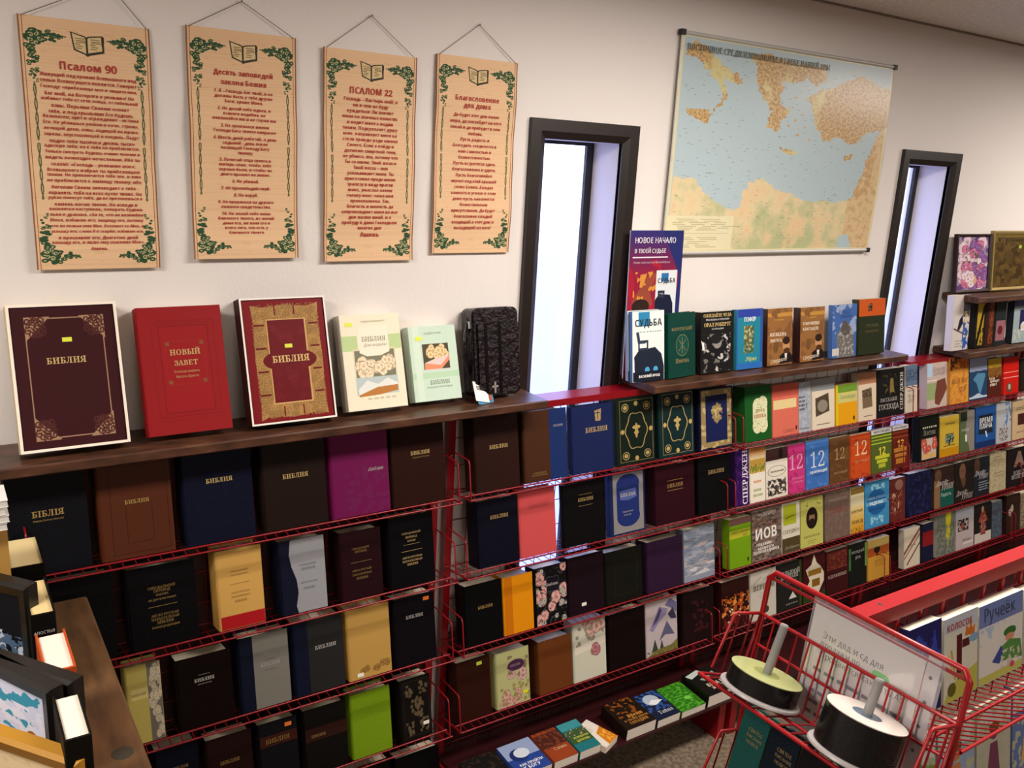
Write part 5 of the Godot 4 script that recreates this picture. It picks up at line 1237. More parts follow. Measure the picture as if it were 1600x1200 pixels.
func scroll_sheet() -> Image:
	var iw := 320
	var ih := 654
	var keep := atlas
	var im := Image.create(iw, ih, false, Image.FORMAT_RGB8)
	rng.seed = 77
	var base := Color("e3bd94")
	for y in ih:
		var v := rng.randf_range(-0.035, 0.035)
		if rng.randf() < 0.05:
			v -= 0.06
		var c := base.lightened(v) if v > 0 else base.darkened(-v)
		im.fill_rect(Rect2i(0, y, iw, 1), c)
	for k in 40:   # nodes in the bamboo
		im.fill_rect(Rect2i(rng.randi_range(0, iw - 30), rng.randi_range(0, ih - 3), rng.randi_range(8, 30), 1), Color("c69a68"))
	atlas = im
	ox = 0
	oy = 0
	aw = iw
	ah = ih
	var dk := "1c4424"
	for sx in [0, 1]:
		for sy in [0, 1]:
			# corner sprays: an arm along the top or foot and an arm along the side
			var fx := func(x: float) -> float: return x if sx == 0 else 1.0 - x
			var fy := func(y: float) -> float: return y if sy == 0 else 1.0 - y
			rng.seed = 50 + sy
			var y0 := 0.07 if sy == 0 else 0.055
			# filled rosette in the corner itself
			for i in 26:
				var an := rng.randf() * TAU
				var rd := rng.randf() * 0.062
				var lx := 0.115 + cos(an) * rd * 1.1
				var ly := y0 + 0.012 + sin(an) * rd * 0.55
				ellipse(fx.call(lx) * iw, fy.call(ly) * ih, 6.0, 4.6, Color(dk))
			for arm in 2:
				var n := 22
				for i in n:
					var t := float(i) / n
					var sz := 0.064 * (1.0 - t * 0.7)
					var x: float = (0.09 + 0.25 * t) if arm == 0 else (0.09 + 0.014 * sin(i * 1.3))
					var y: float = (y0 + 0.008 * sin(i * 1.4)) if arm == 0 else (y0 + 0.18 * t)
					for lf in 2:
						var an := rng.randf() * TAU
						var lx := x + cos(an) * sz * 0.6
						var ly := y + sin(an) * sz * 0.32
						ellipse(fx.call(lx) * iw, fy.call(ly) * ih, sz * iw * 0.4, sz * iw * 0.28, Color(dk))
						if rng.randf() < 0.5:
							ellipse(fx.call(lx) * iw, fy.call(ly) * ih, sz * iw * 0.17, sz * iw * 0.1, Color("b0a878"))
			for i in 5:   # pale petals in the rosette
				var an := TAU * i / 5.0
				for k in 26:
					var a := an + k * 0.24
					var r2 := 0.02 * (1 - k / 30.0)
					ellipse((fx.call(0.115 + cos(an) * 0.034 + cos(a) * r2)) * iw, (fy.call(y0 + 0.012 + sin(an) * 0.017 + sin(a) * r2 * 0.5)) * ih, 0.9, 0.9, Color("bcb084"))
		# twining stems down the side
		for ph in 2:
			for k in 300:
				var t := k / 300.0
				if absf(t - 0.5) < 0.012:
					continue
				var y := 0.25 + 0.46 * t
				var x := 0.088 + 0.008 * sin(t * 26 + ph * PI)
				ellipse((x if sx == 0 else 1 - x) * iw, y * ih, 1.0, 1.0, Color("4a5432"))
	# the open book
	draw_ops([["P", [0.38, 0.044, 0.48, 0.056, 0.5, 0.061, 0.52, 0.056, 0.62, 0.05, 0.632, 0.055, 0.63, 0.116, 0.52, 0.13, 0.5, 0.135, 0.48, 0.128, 0.4, 0.114], "2c2a1c"], ["P", [0.392, 0.049, 0.478, 0.061, 0.49, 0.066, 0.49, 0.124, 0.41, 0.109], "d6bd8c"], ["P", [0.508, 0.066, 0.522, 0.061, 0.61, 0.055, 0.614, 0.109, 0.508, 0.121], "d6bd8c"], ["T", 0.41, 0.064, 0.48, 0.108, 6, "6c5c3c"], ["T", 0.525, 0.064, 0.6, 0.108, 6, "6c5c3c"]])
	atlas = keep
	return im

func scrolls():
	var m := StandardMaterial3D.new()
	m.albedo_texture = ImageTexture.create_from_image(scroll_sheet())
	m.roughness = 0.75
	var rib := normal_tex(64, 0.2, 5, 2.0)
	var ink := flat("a8322a", 0.8)
	var spots := [[0.195, 2.146], [0.507, 2.163], [0.811, 2.152], [1.105, 2.168]]
	var nails := [[0.36, 2.222], [0.627, 2.224], [0.931, 2.233], [1.225, 2.248]]
	var labels := ["bamboo wall scroll with the longest red text, hanging by the edge of the wall", "bamboo wall scroll listing ten short red numbered sayings", "bamboo wall scroll with red text and a larger last word at its foot", "bamboo wall scroll with a two-line red heading beside the window"]
	var tx := scroll_texts()
	for i in 4:
		var n := thing("wall_scroll", labels[i], "wall scroll", Vector3(spots[i][0] + SCROLL_W / 2, spots[i][1] - SCROLL_H, 0.008), "bamboo scrolls on the wall")
		var st := begin()
		var rows := 24
		var bend := func(v: float) -> float: return 0.0022 * sin(v * 11.0 + i * 1.7) + 0.001 * sin(v * 23.0 + i) + 0.004 * (1.0 - v)
		for r in rows:
			for side in 2:
				var z0: float = bend.call(float(r) / rows) + (0.0 if side == 0 else -0.0022)
				var z1: float = bend.call(float(r + 1) / rows) + (0.0 if side == 0 else -0.0022)
				var y0 := SCROLL_H * r / rows
				var y1 := SCROLL_H * (r + 1) / rows
				var c := [[-SCROLL_W / 2, y0, z0, 0, r], [SCROLL_W / 2, y0, z0, 1, r], [SCROLL_W / 2, y1, z1, 1, r + 1], [-SCROLL_W / 2, y1, z1, 0, r + 1]]
				var nn := Vector3(0, -(z1 - z0), y1 - y0).normalized()
				for k in ([0, 2, 1, 0, 3, 2] if side == 0 else [0, 1, 2, 0, 2, 3]):
					st.set_normal(nn if side == 0 else -nn)
					st.set_uv(Vector2(c[k][3], 1.0 - float(c[k][4]) / rows))
					st.add_vertex(Vector3(c[k][0], c[k][1], c[k][2]))
		put(st, "bamboo_mat", m, n)
		# stitched binding down both edges
		for sx in [-1, 1]:
			st = begin()
			for k in 2:
				var pts := []
				for r in rows + 1:
					pts.append(Vector3(sx * (SCROLL_W / 2 - 0.0015 - 0.006 * k), SCROLL_H * r / rows, bend.call(float(r) / rows) - 0.0004))
				tube(st, pts, 0.0016 if k == 0 else 0.0009, 5)
			put(st, "edge_binding", flat("8c5a3c", 0.8), n)
		# cord and nail
		var nail := Vector3(nails[i][0], nails[i][1], 0.006) - n.position
		st = begin()
		tube(st, [Vector3(-SCROLL_W / 2 + 0.006, SCROLL_H - 0.002, 0.001), nail, Vector3(SCROLL_W / 2 - 0.006, SCROLL_H - 0.002, 0.001)], 0.0008, 5)
		put(st, "hanging_cord", flat("6a4a40", 0.8), n)
		st = begin()
		lathe(st, [Vector2(0, 0.003), Vector2(0.0028, 0.002), Vector2(0.003, 0), Vector2(0.001, -0.001), Vector2(0.001, -0.016)], 10, Basis(Vector3.RIGHT, PI / 2), nail + Vector3(0, 0, 0.002))
		put(st, "nail", flat("a8a49c", 0.35, 0.7), n)
		# the print
		st = begin()
		for l in tx[i]:   # [words, v, height, font, width limit]
			var y: float = SCROLL_H * (1.0 - l[1])
			write_on(st, l[0], l[3], Vector3(0, y, bend.call(1.0 - l[1]) + 0.0012), l[2], 0.12 if l[3] == "nb" and l[2] < 0.012 else 0.0, l[4])
		put(st, "lettering", ink, n)

func write_on(st, s, key, at, height, slant, most):
	var g := glyphs(s, key)
	var box: AABB = g[2]
	var wd: float = box.size.x * height / 0.16
	if wd > most:
		write(st, s, key, at, most, 0.0, slant)
	else:
		write(st, s, key, at, 0.0, height, slant)

func scroll_texts() -> Array:
	var a := ["Живущий под кровом Всевышнего под", "сенью Всемогущего покоится. Говорит", "Господу: «прибежище мое и защита моя,", "Бог мой, на Которого я уповаю»! Он", "избавит тебя от сети ловца, от гибельной", "язвы. Перьями Своими осенит", "тебя, и под крыльями Его будешь", "безопасен; щит и ограждение - истина", "Его. Не убоишься ужасов в ночи, стрелы,", "летящей днем, язвы, ходящей во мраке,", "заразы, опустошающей в полдень. Падут", "подле тебя тысяча и десять тысяч", "одесную тебя; но к тебе не приблизится.", "Только смотреть будешь очами твоими и", "видеть возмездие нечестивым. Ибо ты", "сказал: «Господь - упование мое»;", "Всевышнего избрал ты прибежищем", "твоим. Не приключится тебе зло, и язва", "не приблизится к жилищу твоему; ибо", "Ангелам Своим заповедает о тебе -", "охранять тебя на всех путях твоих. На", "руках понесут тебя, да не преткнешься о", "камень ногою твоею. На аспида и", "василиска наступишь; попирать будешь", "льва и дракона. «За то, что он возлюбил", "Меня, избавлю его; защищу его, потому", "что он познал имя Мое. Воззовет ко Мне, и", "услышу его; с ним Я в скорби; избавлю его,", "и прославлю его; Долготою дней", "насыщу его, и явлю ему спасение Мое».", "Аминь."]
	var b := [["1. Я – Господь Бог твой; и не", "должны быть у тебя другие", "Боги, кроме Меня."], ["2. Не делай себе идола, и", "всякого подобия, не", "поклоняйся им и не служи им"], ["3. Не произноси имени", "Господа Бога твоего напрасно"], ["4. Шесть дней работай, а день", "седьмой - день покоя", "посвящай Господу Богу", "твоему."], ["5. Почитай отца своего и", "матерь свою, чтобы тебе", "хорошо было, и чтобы ты", "долго прожил на земле."], ["6. Не убивай."], ["7. Не прелюбодействуй."], ["8. Не воруй."], ["9. Не произноси на другого", "ложного свидетельства."], ["10. Не желай себе жены", "ближнего твоего, не желай", "дома его, ни поля его и", "всего того, что есть у", "ближнего твоего."]]
	var c := ["Господь – Пастырь мой; я", "ни в чем не буду", "нуждаться: Он покоит", "меня на злачных пажитях", "и водит меня к водам", "тихим, Подкрепляет душу", "мою, направляет меня на", "стези правды ради имени", "Своего. Если я пойду и", "долиною смертной тени,", "не убоюсь зла, потому что", "Ты со мною; Твой жезл и", "Твой посох – они", "успокаивают меня. Ты", "приготовил предо мною", "трапезу в виду врагов", "моих, умастил елеем", "голову мою; чаша моя", "преисполнена. Так,", "благость и милость да", "сопровождают меня во все", "дни жизни моей, и я", "пребуду в доме Господнем", "многие дни"]
	var d := ["Да будет этот дом полон", "мира, да снизойдет на него", "покой и да пребудет в нем", "любовь.", "Пусть радость и", "благодать соединятся в", "нем с милостью и", "безмятежностью.", "Пусть встретятся здесь", "благословение и удача.", "Пусть благоговейно", "звучит под этой крышей", "слово Божие. Каждая", "комната и уголок в этом", "доме пусть наполнятся", "божественным", "присутствием. Да будет", "благословен каждый", "входящий в этот дом и", "выходящий из него!"]
	var out := [[["Псалом 90", 0.178, 0.021, "nb", 0.105]], [["Десять заповедей", 0.18, 0.016, "nb", 0.13], ["закона Божия", 0.218, 0.016, "nb", 0.1]], [["ПСАЛОМ 22", 0.18, 0.02, "nb", 0.11]], [["Благословение", 0.2, 0.018, "nb", 0.13], ["для дома", 0.242, 0.02, "nb", 0.08]]]
	for i in a.size():
		out[0].append([a[i], 0.217 + 0.0231 * i, 0.0092, "nb", 0.178])
	var v := 0.254
	for p in b:
		for l in p:
			out[1].append([l, v, 0.0092, "nb", 0.155])
			v += 0.0215
		v += 0.0095
	for i in c.size():
		out[2].append([c[i], 0.218 + 0.0267 * i, 0.0108, "nb", 0.165])
	out[2].append(["Аминь", 0.865, 0.015, "nb", 0.08])
	for i in d.size():
		out[3].append([d[i], 0.282 + 0.0305 * i, 0.011, "nb", 0.17])
	return out

# ---------------------------------------------------------------- the map
func rough_coast(p: Array, amount: float) -> Array:
	var nz := FastNoiseLite.new()
	nz.seed = 12
	nz.frequency = 0.9
	nz.fractal_octaves = 4
	var out := []
	var n := p.size() / 2
	for i in n:
		var a := Vector2(p[2 * i], p[2 * i + 1])
		var b := Vector2(p[(2 * i + 2) % p.size()], p[(2 * i + 3) % p.size()])
		var k := maxi(1, int(a.distance_to(b) / 0.006))
		for j in k:
			var q := a.lerp(b, float(j) / k)
			if q.x > 0.02 and q.x < 0.98 and q.y < 0.97:
				q += Vector2(nz.get_noise_2d(q.x * 60, q.y * 60), nz.get_noise_2d(q.y * 60 + 40, q.x * 60)) * amount * 1.6
			out.append(q.x)
			out.append(q.y)
	return out

func wall_map():
	var land := {
		"italy": [0.025, 0.075, 0.062, 0.023, 0.097, 0.044, 0.144, 0.09, 0.191, 0.126, 0.247, 0.151, 0.262, 0.188, 0.205, 0.176, 0.172, 0.181, 0.194, 0.224, 0.208, 0.251, 0.189, 0.282, 0.166, 0.315, 0.143, 0.335, 0.172, 0.294, 0.184, 0.245, 0.164, 0.201, 0.125, 0.15, 0.069, 0.103, 0.027, 0.097],
		"sicily": [0.039, 0.327, 0.081, 0.324, 0.128, 0.322, 0.142, 0.346, 0.125, 0.389, 0.085, 0.366, 0.045, 0.347],
		"balkans": [0.286, 0.05, 0.345, 0.034, 0.422, 0.047, 0.521, 0.056, 0.645, 0.056, 0.648, 0.123, 0.605, 0.15, 0.55, 0.126, 0.484, 0.156, 0.434, 0.153, 0.449, 0.19, 0.433, 0.223, 0.449, 0.271, 0.489, 0.276, 0.474, 0.319, 0.451, 0.332, 0.452, 0.382, 0.424, 0.389, 0.391, 0.368, 0.395, 0.318, 0.398, 0.298, 0.357, 0.232, 0.323, 0.178, 0.325, 0.111, 0.303, 0.075],
		"asia": [0.575, 0.204, 0.628, 0.167, 0.688, 0.148, 0.759, 0.107, 0.832, 0.076, 0.916, 0.107, 0.995, 0.118, 0.997, 0.206, 0.997, 0.318, 0.954, 0.344, 0.886, 0.357, 0.838, 0.422, 0.794, 0.425, 0.744, 0.386, 0.705, 0.422, 0.659, 0.405, 0.618, 0.335, 0.6, 0.274, 0.579, 0.235],
		"africa": [0.015, 0.639, 0.1, 0.639, 0.131, 0.696, 0.218, 0.763, 0.276, 0.788, 0.312, 0.771, 0.322, 0.688, 0.337, 0.646, 0.402, 0.628, 0.456, 0.673, 0.55, 0.701, 0.64, 0.741, 0.703, 0.729, 0.782, 0.737, 0.858, 0.712, 0.882, 0.643, 0.904, 0.551, 0.925, 0.46, 0.947, 0.379, 0.991, 0.319, 0.99, 0.217, 0.99, 0.985, 0.015, 0.985],
		"crete": [0.457, 0.469, 0.502, 0.475, 0.555, 0.488, 0.527, 0.505, 0.474, 0.488],
		"cyprus": [0.79, 0.514, 0.791, 0.486, 0.834, 0.477, 0.822, 0.506]}
	var iw := 900
	var ih := 560
	var im := Image.create(iw, ih, false, Image.FORMAT_RGB8)
	var keep := atlas
	atlas = im
	ox = 0
	oy = 0
	aw = iw
	ah = ih
	im.fill(Color("dcd4ac"))
	im.fill_rect(Rect2i(10, 8, iw - 20, ih - 16), Color("b0c4cc"))
	var mark := Color("c2a270")
	var desert := Color("dccda4")
	for k in land:
		polygon(rough_coast(land[k], 0.012 if k in ["africa", "asia", "balkans", "italy"] else 0.004), desert if k == "africa" else mark)
	# relief and vegetation as ink patches
	var hi := FastNoiseLite.new()
	hi.seed = 4
	hi.frequency = 0.035
	hi.fractal_octaves = 4
	var lo := FastNoiseLite.new()
	lo.seed = 9
	lo.frequency = 0.008
	var sea := Color("b0c4cc")
	for y in ih:
		for x in range(10, iw - 10):
			var c := im.get_pixel(x, y)
			if absf(c.r - mark.r) < 0.01 and absf(c.b - mark.b) < 0.01:
				var n := hi.get_noise_2d(x * 2.2 - y * 1.2, y * 2.6 + x * 0.8)
				var l := lo.get_noise_2d(x, y)
				c = c.lerp(Color("8c6436"), clampf(n * 1.5, 0, 0.5)) if n > 0 else c.lerp(Color("dcc69a"), clampf(-n * 1.2, 0, 0.45))
				if x < 0.7 * iw:
					c = c.lerp(Color("d2cc96"), clampf((l - 0.1) * 3.0, 0, 0.85))
				im.set_pixel(x, y, c)
			elif absf(c.r - desert.r) < 0.01 and absf(c.b - desert.b) < 0.01:
				var u := float(x) / iw
				var v := float(y) / ih
				var l := lo.get_noise_2d(x * 1.2, y * 1.2)
				var n := hi.get_noise_2d(x, y)
				if u > 0.84:
					c = Color("d6bc92").lerp(Color("b08a5c"), clampf(n * 1.0 + (0.4 if v < 0.72 and u < 0.95 else 0.0), 0, 0.6))
				else:
					var green := l * 1.2 + 0.9 * (1.0 - absf(u - 0.55) * 3.0) * clampf((v - 0.74) * 5.0, 0, 1) + n * 0.15
					c = c.lerp(Color("aeb68a"), clampf(green, 0, 0.85)).lerp(Color("e2bf94"), clampf(-l * 1.6 + n * 0.5, 0, 0.6))
				im.set_pixel(x, y, c)
	rng.seed = 31
	for k in 500:   # place names too small to read
		var x := rng.randi_range(20, iw - 40)
		var y := rng.randi_range(40, ih - 20)
		var c := im.get_pixel(x, y)
		im.fill_rect(Rect2i(x, y, rng.randi_range(3, 13), 1), c.darkened(0.35))
	for q in [[0.46, 0.3], [0.5, 0.27], [0.52, 0.33], [0.55, 0.3], [0.57, 0.36], [0.49, 0.36], [0.54, 0.4], [0.51, 0.22], [0.56, 0.22], [0.6, 0.42]]:
		ellipse(q[0] * iw, q[1] * ih, rng.randf_range(3, 8), rng.randf_range(2, 4), mark)
	draw_ops([["P", [0.822, 0.985, 0.826, 0.919, 0.874, 0.908, 0.9, 0.985], "b0c4cc"], ["R", 0.012, 0.82, 0.29, 0.985, "ddd8b4"], ["T", 0.03, 0.83, 0.28, 0.89, 7, "b4ac88"], ["R", 0.02, 0.905, 0.27, 0.907, "b4ac88"], ["T", 0.03, 0.92, 0.2, 0.975, 6, "b4ac88"]])
	atlas = keep
	var m := StandardMaterial3D.new()
	m.albedo_texture = ImageTexture.create_from_image(im)
	m.roughness = 0.3
	var x0 := 1.908
	var x1 := 2.935
	var y0 := 1.668
	var y1 := 2.31
	var n := thing("wall_map", "large laminated relief map of the eastern Mediterranean hanging between the windows", "map", Vector3((x0 + x1) / 2, y0, 0.01))
	var w := x1 - x0
	var h := y1 - y0
	var st := begin()
	var rows := 16
	var cols := 16
	var bend := func(u: float, v: float) -> float: return 0.004 + 0.008 * sin(v * PI) * (0.3 + 0.7 * u) + 0.003 * sin(u * 7.0) * (1 - v)
	for r in rows:
		for c in cols:
			var q := []
			for k in [[c, r], [c + 1, r], [c + 1, r + 1], [c, r + 1]]:
				var u := float(k[0]) / cols
				var v := float(k[1]) / rows
				q.append([Vector3((u - 0.5) * w, v * h, bend.call(u, v)), Vector2(u, 1 - v)])
			for k in [0, 2, 1, 0, 3, 2]:
				st.set_uv(q[k][1])
				st.add_vertex(q[k][0])
			for k in [0, 1, 2, 0, 2, 3]:
				st.set_uv(q[k][1])
				st.add_vertex(q[k][0] - Vector3(0, 0, 0.0015))
	st.generate_normals()
	put(st, "sheet", m, n)
	for y in [0.0, h]:
		st = begin()
		tube(st, [Vector3(-w / 2, y, 0.004), Vector3(w / 2, y, 0.004)], 0.006, 8)
		var bar := put(st, "hanging_bar", flat("c4c4c0", 0.4, 0.2), n)
		st = begin()
		for x in [-w / 2, w / 2]:
			bx(st, Vector3(x - 0.008, y - 0.008, -0.004), Vector3(x + 0.008, y + 0.008, 0.012))
		put(st, "end_cap", flat("1c1c1c", 0.5), bar)
	for x in [-w / 2, w / 2]:
		st = begin()
		tube(st, [Vector3(x, 0, 0.004), Vector3(x, h * 0.5, bend.call(0.0 if x < 0 else 1.0, 0.5)), Vector3(x, h, 0.004)], 0.0028, 6)
		put(st, "edge_strip", flat("c8c8c2", 0.4, 0.1), n)
	st = begin()
	write(st, "ВОСТОЧНОЕ СРЕДИЗЕМНОМОРЬЕ В I ВЕКЕ НАШЕЙ ЭРЫ", "sb", Vector3(-w / 2 + 0.345, h - 0.036, 0.0105), 0.65)
	put(st, "lettering", flat("4c5248", 0.6), n)

# ---------------------------------------------------------------- poster behind the books
func poster():
	var y := 1.294
	var lean := deg_to_rad(2.6)
	var up := Vector3(0, cos(lean), -sin(lean))
	var z := 0.056
	var tl := on_z(986, 360, 0.036)
	var tr := on_z(1069, 360, 0.036)
	var w := tr.x - tl.x
	var h := (tl.y - y) / cos(lean)
	var n := thing("poster", "red and blue cardboard poster leaning on the wall behind the books by the window", "poster", Vector3((tl.x + tr.x) / 2, y, z))
	n.rotation.x = -lean
	var uv := new_cell(true)
	draw_ops([["R", 0, 0, 1, 1, "8c1c38"], ["G", "2c2c70", "8c1c3c", 0.0, 0.3], ["P", [0.6, 0, 1, 0, 1, 1, 0.8, 1, 0.95, 0.3], "232a66"], ["N", "a01c34", 0.1, 0.012, 3, [0, 0.2, 0.6, 1]], ["P", [0.08, 0.48, 0.3, 0.34, 0.44, 0.27, 0.52, 0.3, 0.42, 0.42, 0.48, 0.5, 0.3, 0.52], "8c4434"], ["N", "c8883c", 0.25, 0.05, 5, [0.1, 0.28, 0.52, 0.5]], ["R", 0.06, 0.178, 0.72, 0.188, "e8dce4"], ["E", 0.22, 0.6, 0.15, 0.11, "c49c90"], ["E", 0.25, 0.51, 0.16, 0.05, "2a1c1a"], ["R", 0.52, 0.27, 0.92, 0.62, "d2dade"], ["R", 0.62, 0.29, 0.76, 0.35, "2a6ca4"], ["P", [0.52, 0.62, 0.52, 0.47, 0.6, 0.43, 0.8, 0.44, 0.86, 0.5, 0.88, 0.62], "161e34"], ["O", 0.57, 0.41, 0.7, 0.46, 0.03, "2a3244"]])
	var st := begin()
	bx(st, Vector3(-w / 2, 0, -0.004), Vector3(w / 2, h, 0))
	put(st, "card", flat("c8c4c0", 0.6), n)
	st = begin()
	var c := [Vector2(0, 0), Vector2(1, 0), Vector2(1, 1), Vector2(0, 1)]
	for k in [0, 2, 1, 0, 3, 2]:
		st.set_normal(Vector3(0, 0, 1))
		st.set_uv(Vector2(uv.position.x + uv.size.x * c[k].x, uv.position.y + uv.size.y * (1.0 - c[k].y)))
		st.add_vertex(Vector3(lerpf(-w / 2, w / 2, c[k].x), lerpf(0, h, c[k].y), 0.0004))
	put(st, "printed_face", atlas_mat, n)
	lettering(n, w, h, [["НОВОЕ НАЧАЛО", 0.47, 0.065, 0.76, "ece8ee", "n"], ["В ТВОЕЙ СУДЬБЕ", 0.38, 0.135, 0.58, "ece8ee", "n"], ["Новая книга пастора Василий Ярош", 0.42, 0.215, 0.68, "c8a8b4", "n"], ["СУДЬБА", 0.72, 0.345, 0.34, "1c2430", "nb"], ["ВАСИЛИЙ ЯРОШ", 0.7, 0.6, 0.3, "ececec", "nb"]])

# ---------------------------------------------------------------- boards right of the second window
func picture_frame(label: String, pl: float, pr: float, pt: float, y: float, z: float, bar: float, fm: Material, ops: Array, words: Array):
	var lean := deg_to_rad(7.0)
	var xl := x_for(pl, y, z)
	var xr := x_for(pr, y, z)
	var h := len_for(pt, Vector3((xl + xr) / 2, y, z), Vector3(0, cos(lean), -sin(lean)))
	var n := thing("framed_picture", label, "picture frame", Vector3((xl + xr) / 2, y + 0.004, z), "framed pictures on the upper board")
	n.rotation.x = -lean
	frame_parts(n, xr - xl, h, 0.02, bar, fm, ops, words)

func frame_parts(n: Node3D, w: float, h: float, t: float, bar: float, fm: Material, ops: Array, words: Array):
	var a := [Vector2(-w / 2, 0), Vector2(w / 2, 0), Vector2(w / 2, h), Vector2(-w / 2, h)]
	var b := [Vector2(-w / 2 + bar, bar), Vector2(w / 2 - bar, bar), Vector2(w / 2 - bar, h - bar), Vector2(-w / 2 + bar, h - bar)]
	for k in 4:
		var k2 := (k + 1) % 4
		var st := begin()
		var m0: Vector2 = a[k].lerp(b[k], 0.3)
		var m1: Vector2 = a[k2].lerp(b[k2], 0.3)
		var nn: Vector2 = (a[k] - b[k] + a[k2] - b[k2]).normalized()
		var n3 := Vector3(nn.x, nn.y, 0)
		var V := func(p: Vector2, z: float) -> Vector3: return Vector3(p.x, p.y, z)
		quad(st, V.call(a[k], -t), V.call(a[k2], -t), V.call(a[k2], -0.003), V.call(a[k], -0.003), n3)
		quad(st, V.call(a[k], -0.003), V.call(a[k2], -0.003), V.call(m1, 0), V.call(m0, 0), (n3 + Vector3(0, 0, 1)).normalized())
		quad(st, V.call(m0, 0), V.call(m1, 0), V.call(b[k2], -0.006), V.call(b[k], -0.006), (Vector3(0, 0, 2) - n3).normalized())
		quad(st, V.call(b[k], -0.006), V.call(b[k2], -0.006), V.call(b[k2], -0.011), V.call(b[k], -0.011), -n3)
		put(st, "frame_bar", fm, n)
	var st := begin()
	bx(st, Vector3(-w / 2 + 0.002, 0.002, -t), Vector3(w / 2 - 0.002, h - 0.002, -0.012))
	put(st, "backing", flat("5c4a38", 0.8), n)
	var uv := new_cell(false)
	draw_ops(ops)
	st = begin()
	var c := [Vector2(0, 0), Vector2(1, 0), Vector2(1, 1), Vector2(0, 1)]
	for k in [0, 2, 1, 0, 3, 2]:
		st.set_normal(Vector3(0, 0, 1))
		st.set_uv(Vector2(uv.position.x + uv.size.x * c[k].x, uv.position.y + uv.size.y * (1.0 - c[k].y)))
		st.add_vertex(Vector3(lerpf(-w / 2 + bar, w / 2 - bar, c[k].x), lerpf(bar, h - bar, c[k].y), -0.0105))
	put(st, "picture", atlas_mat, n)
	if words.size() > 0:
		var p := part("caption", n, Vector3(0, 0, -0.0095))
		lettering(p, w, h, words)

func right_boards():
	picture_frame("dark wood frame with a painted bouquet of pink and violet flowers", 1493, 1546, 367, 1.489, 0.07, 0.011, flat("2a1512", 0.4),
		[["R", 0, 0, 1, 1, "8c7c98"], ["N", "5c3c74", 0.05, 0.02, 3], ["F", 22, 0.13, "d0b8c4", "b890a0", 5, 0.05, 0.05, 0.95, 0.9], ["F", 12, 0.12, "b8648c", "d8a0b4", 8, 0.2, 0.15, 0.9, 0.9], ["F", 10, 0.1, "7c4c8c", "9c7cac", 11, 0.5, 0.05, 0.98, 0.98], ["N", "4c5438", 0.36, 0.04, 7, [0.2, 0.15, 0.8, 0.75]], ["E", 0.5, 0.82, 0.16, 0.12, "c89c7c"], ["F", 6, 0.09, "d8c4cc", "c0788c", 14, 0.1, 0.6, 0.5, 0.9]], [])
	picture_frame("antique gold frame around a dark sepia picture with a lettered heading", 1549, 1607, 362, 1.489, 0.075, 0.013, flat("a8925c", 0.4, 0.3),
		[["R", 0, 0, 1, 1, "4c3a18"], ["N", "5a4620", 0.05, 0.02, 3], ["N", "382a12", 0.2, 0.025, 6], ["R", 0, 0, 1, 0.16, "6a5526"], ["E", 0.78, 0.24, 0.04, 0.035, "9ab04c"]], [["ВСЁ ВОЗМОЖНО", 0.5, 0.14, 0.7, "2c2210", "sb"]])
	var g := "books on the lower board right of the second window"
	var y := 1.264
	for a in [
		["book", "thick white book with a dark bird on a branch beside the window trim", 1485, 1511, 462, 0.03, "p", "c4bcb8", [["R", 0.6, 0, 1, 0.4, "4c4c58"], ["P", [0.4, 0.44, 0.56, 0.36, 0.62, 0.5, 0.4, 0.64, 0.3, 0.62], "1c1c28"], ["L", 0.1, 0.6, 0.9, 0.74, 0.04, "5c4c44"], ["N", "2c5498", -0.1, 0.03, 3, [0.62, 0.5, 1, 1]], ["N", "b8a074", 0.1, 0.04, 6, [0.6, 0.3, 1, 0.5]], ["T", 0.2, 0.8, 0.6, 0.94, 3, "8c8484"]], [], {"spine": "cfc8c0"}],
		["book", "black book leaning sideways with a yellow silhouette picture", 1521, 1536, 468, 0.03, "p", "1c1812", [["R", 0.15, 0.08, 0.85, 0.95, "a88c24"], ["L", 0.2, 0.95, 0.8, 0.2, 0.2, "14100c"], ["N", "14100c", 0.2, 0.04, 3, [0.1, 0.6, 0.9, 0.95]]], [], {"spine": "0f0d0c"}],
		["book", "dark brown book with an orange strip next to the leaning yellow one", 1537, 1550, 467, 0.025, "p", "2a1410", [["R", 0.4, 0.05, 0.9, 0.95, "7c3c1c"], ["N", "3c1c14", 0.1, 0.04, 3]], []],
		["book", "dark teal book with a pink square picture", 1552, 1568, 470, 0.02, "p", "1c2426", [["R", 0.1, 0.45, 0.98, 0.9, "8c5c64"], ["E", 0.5, 0.66, 0.24, 0.1, "5c1c28"]], []],
		["book", "pale blue-green book with a small upright violet picture", 1580, 1604, 465, 0.03, "p", "8c9ca0", [["R", 0, 0, 1, 0.2, "44446c"], ["R", 0.4, 0.28, 0.9, 0.72, "241f4c"], ["F", 2, 0.14, "c8c8cc", "d8b840", 3, 0.6, 0.6, 0.8, 0.66], ["N", "a8b0a0", 0.1, 0.03, 5, [0, 0.7, 1, 1]]], [], {"spine": "1c2430"}]]:
		row_book(a, y, 0.12, 6.0, g)

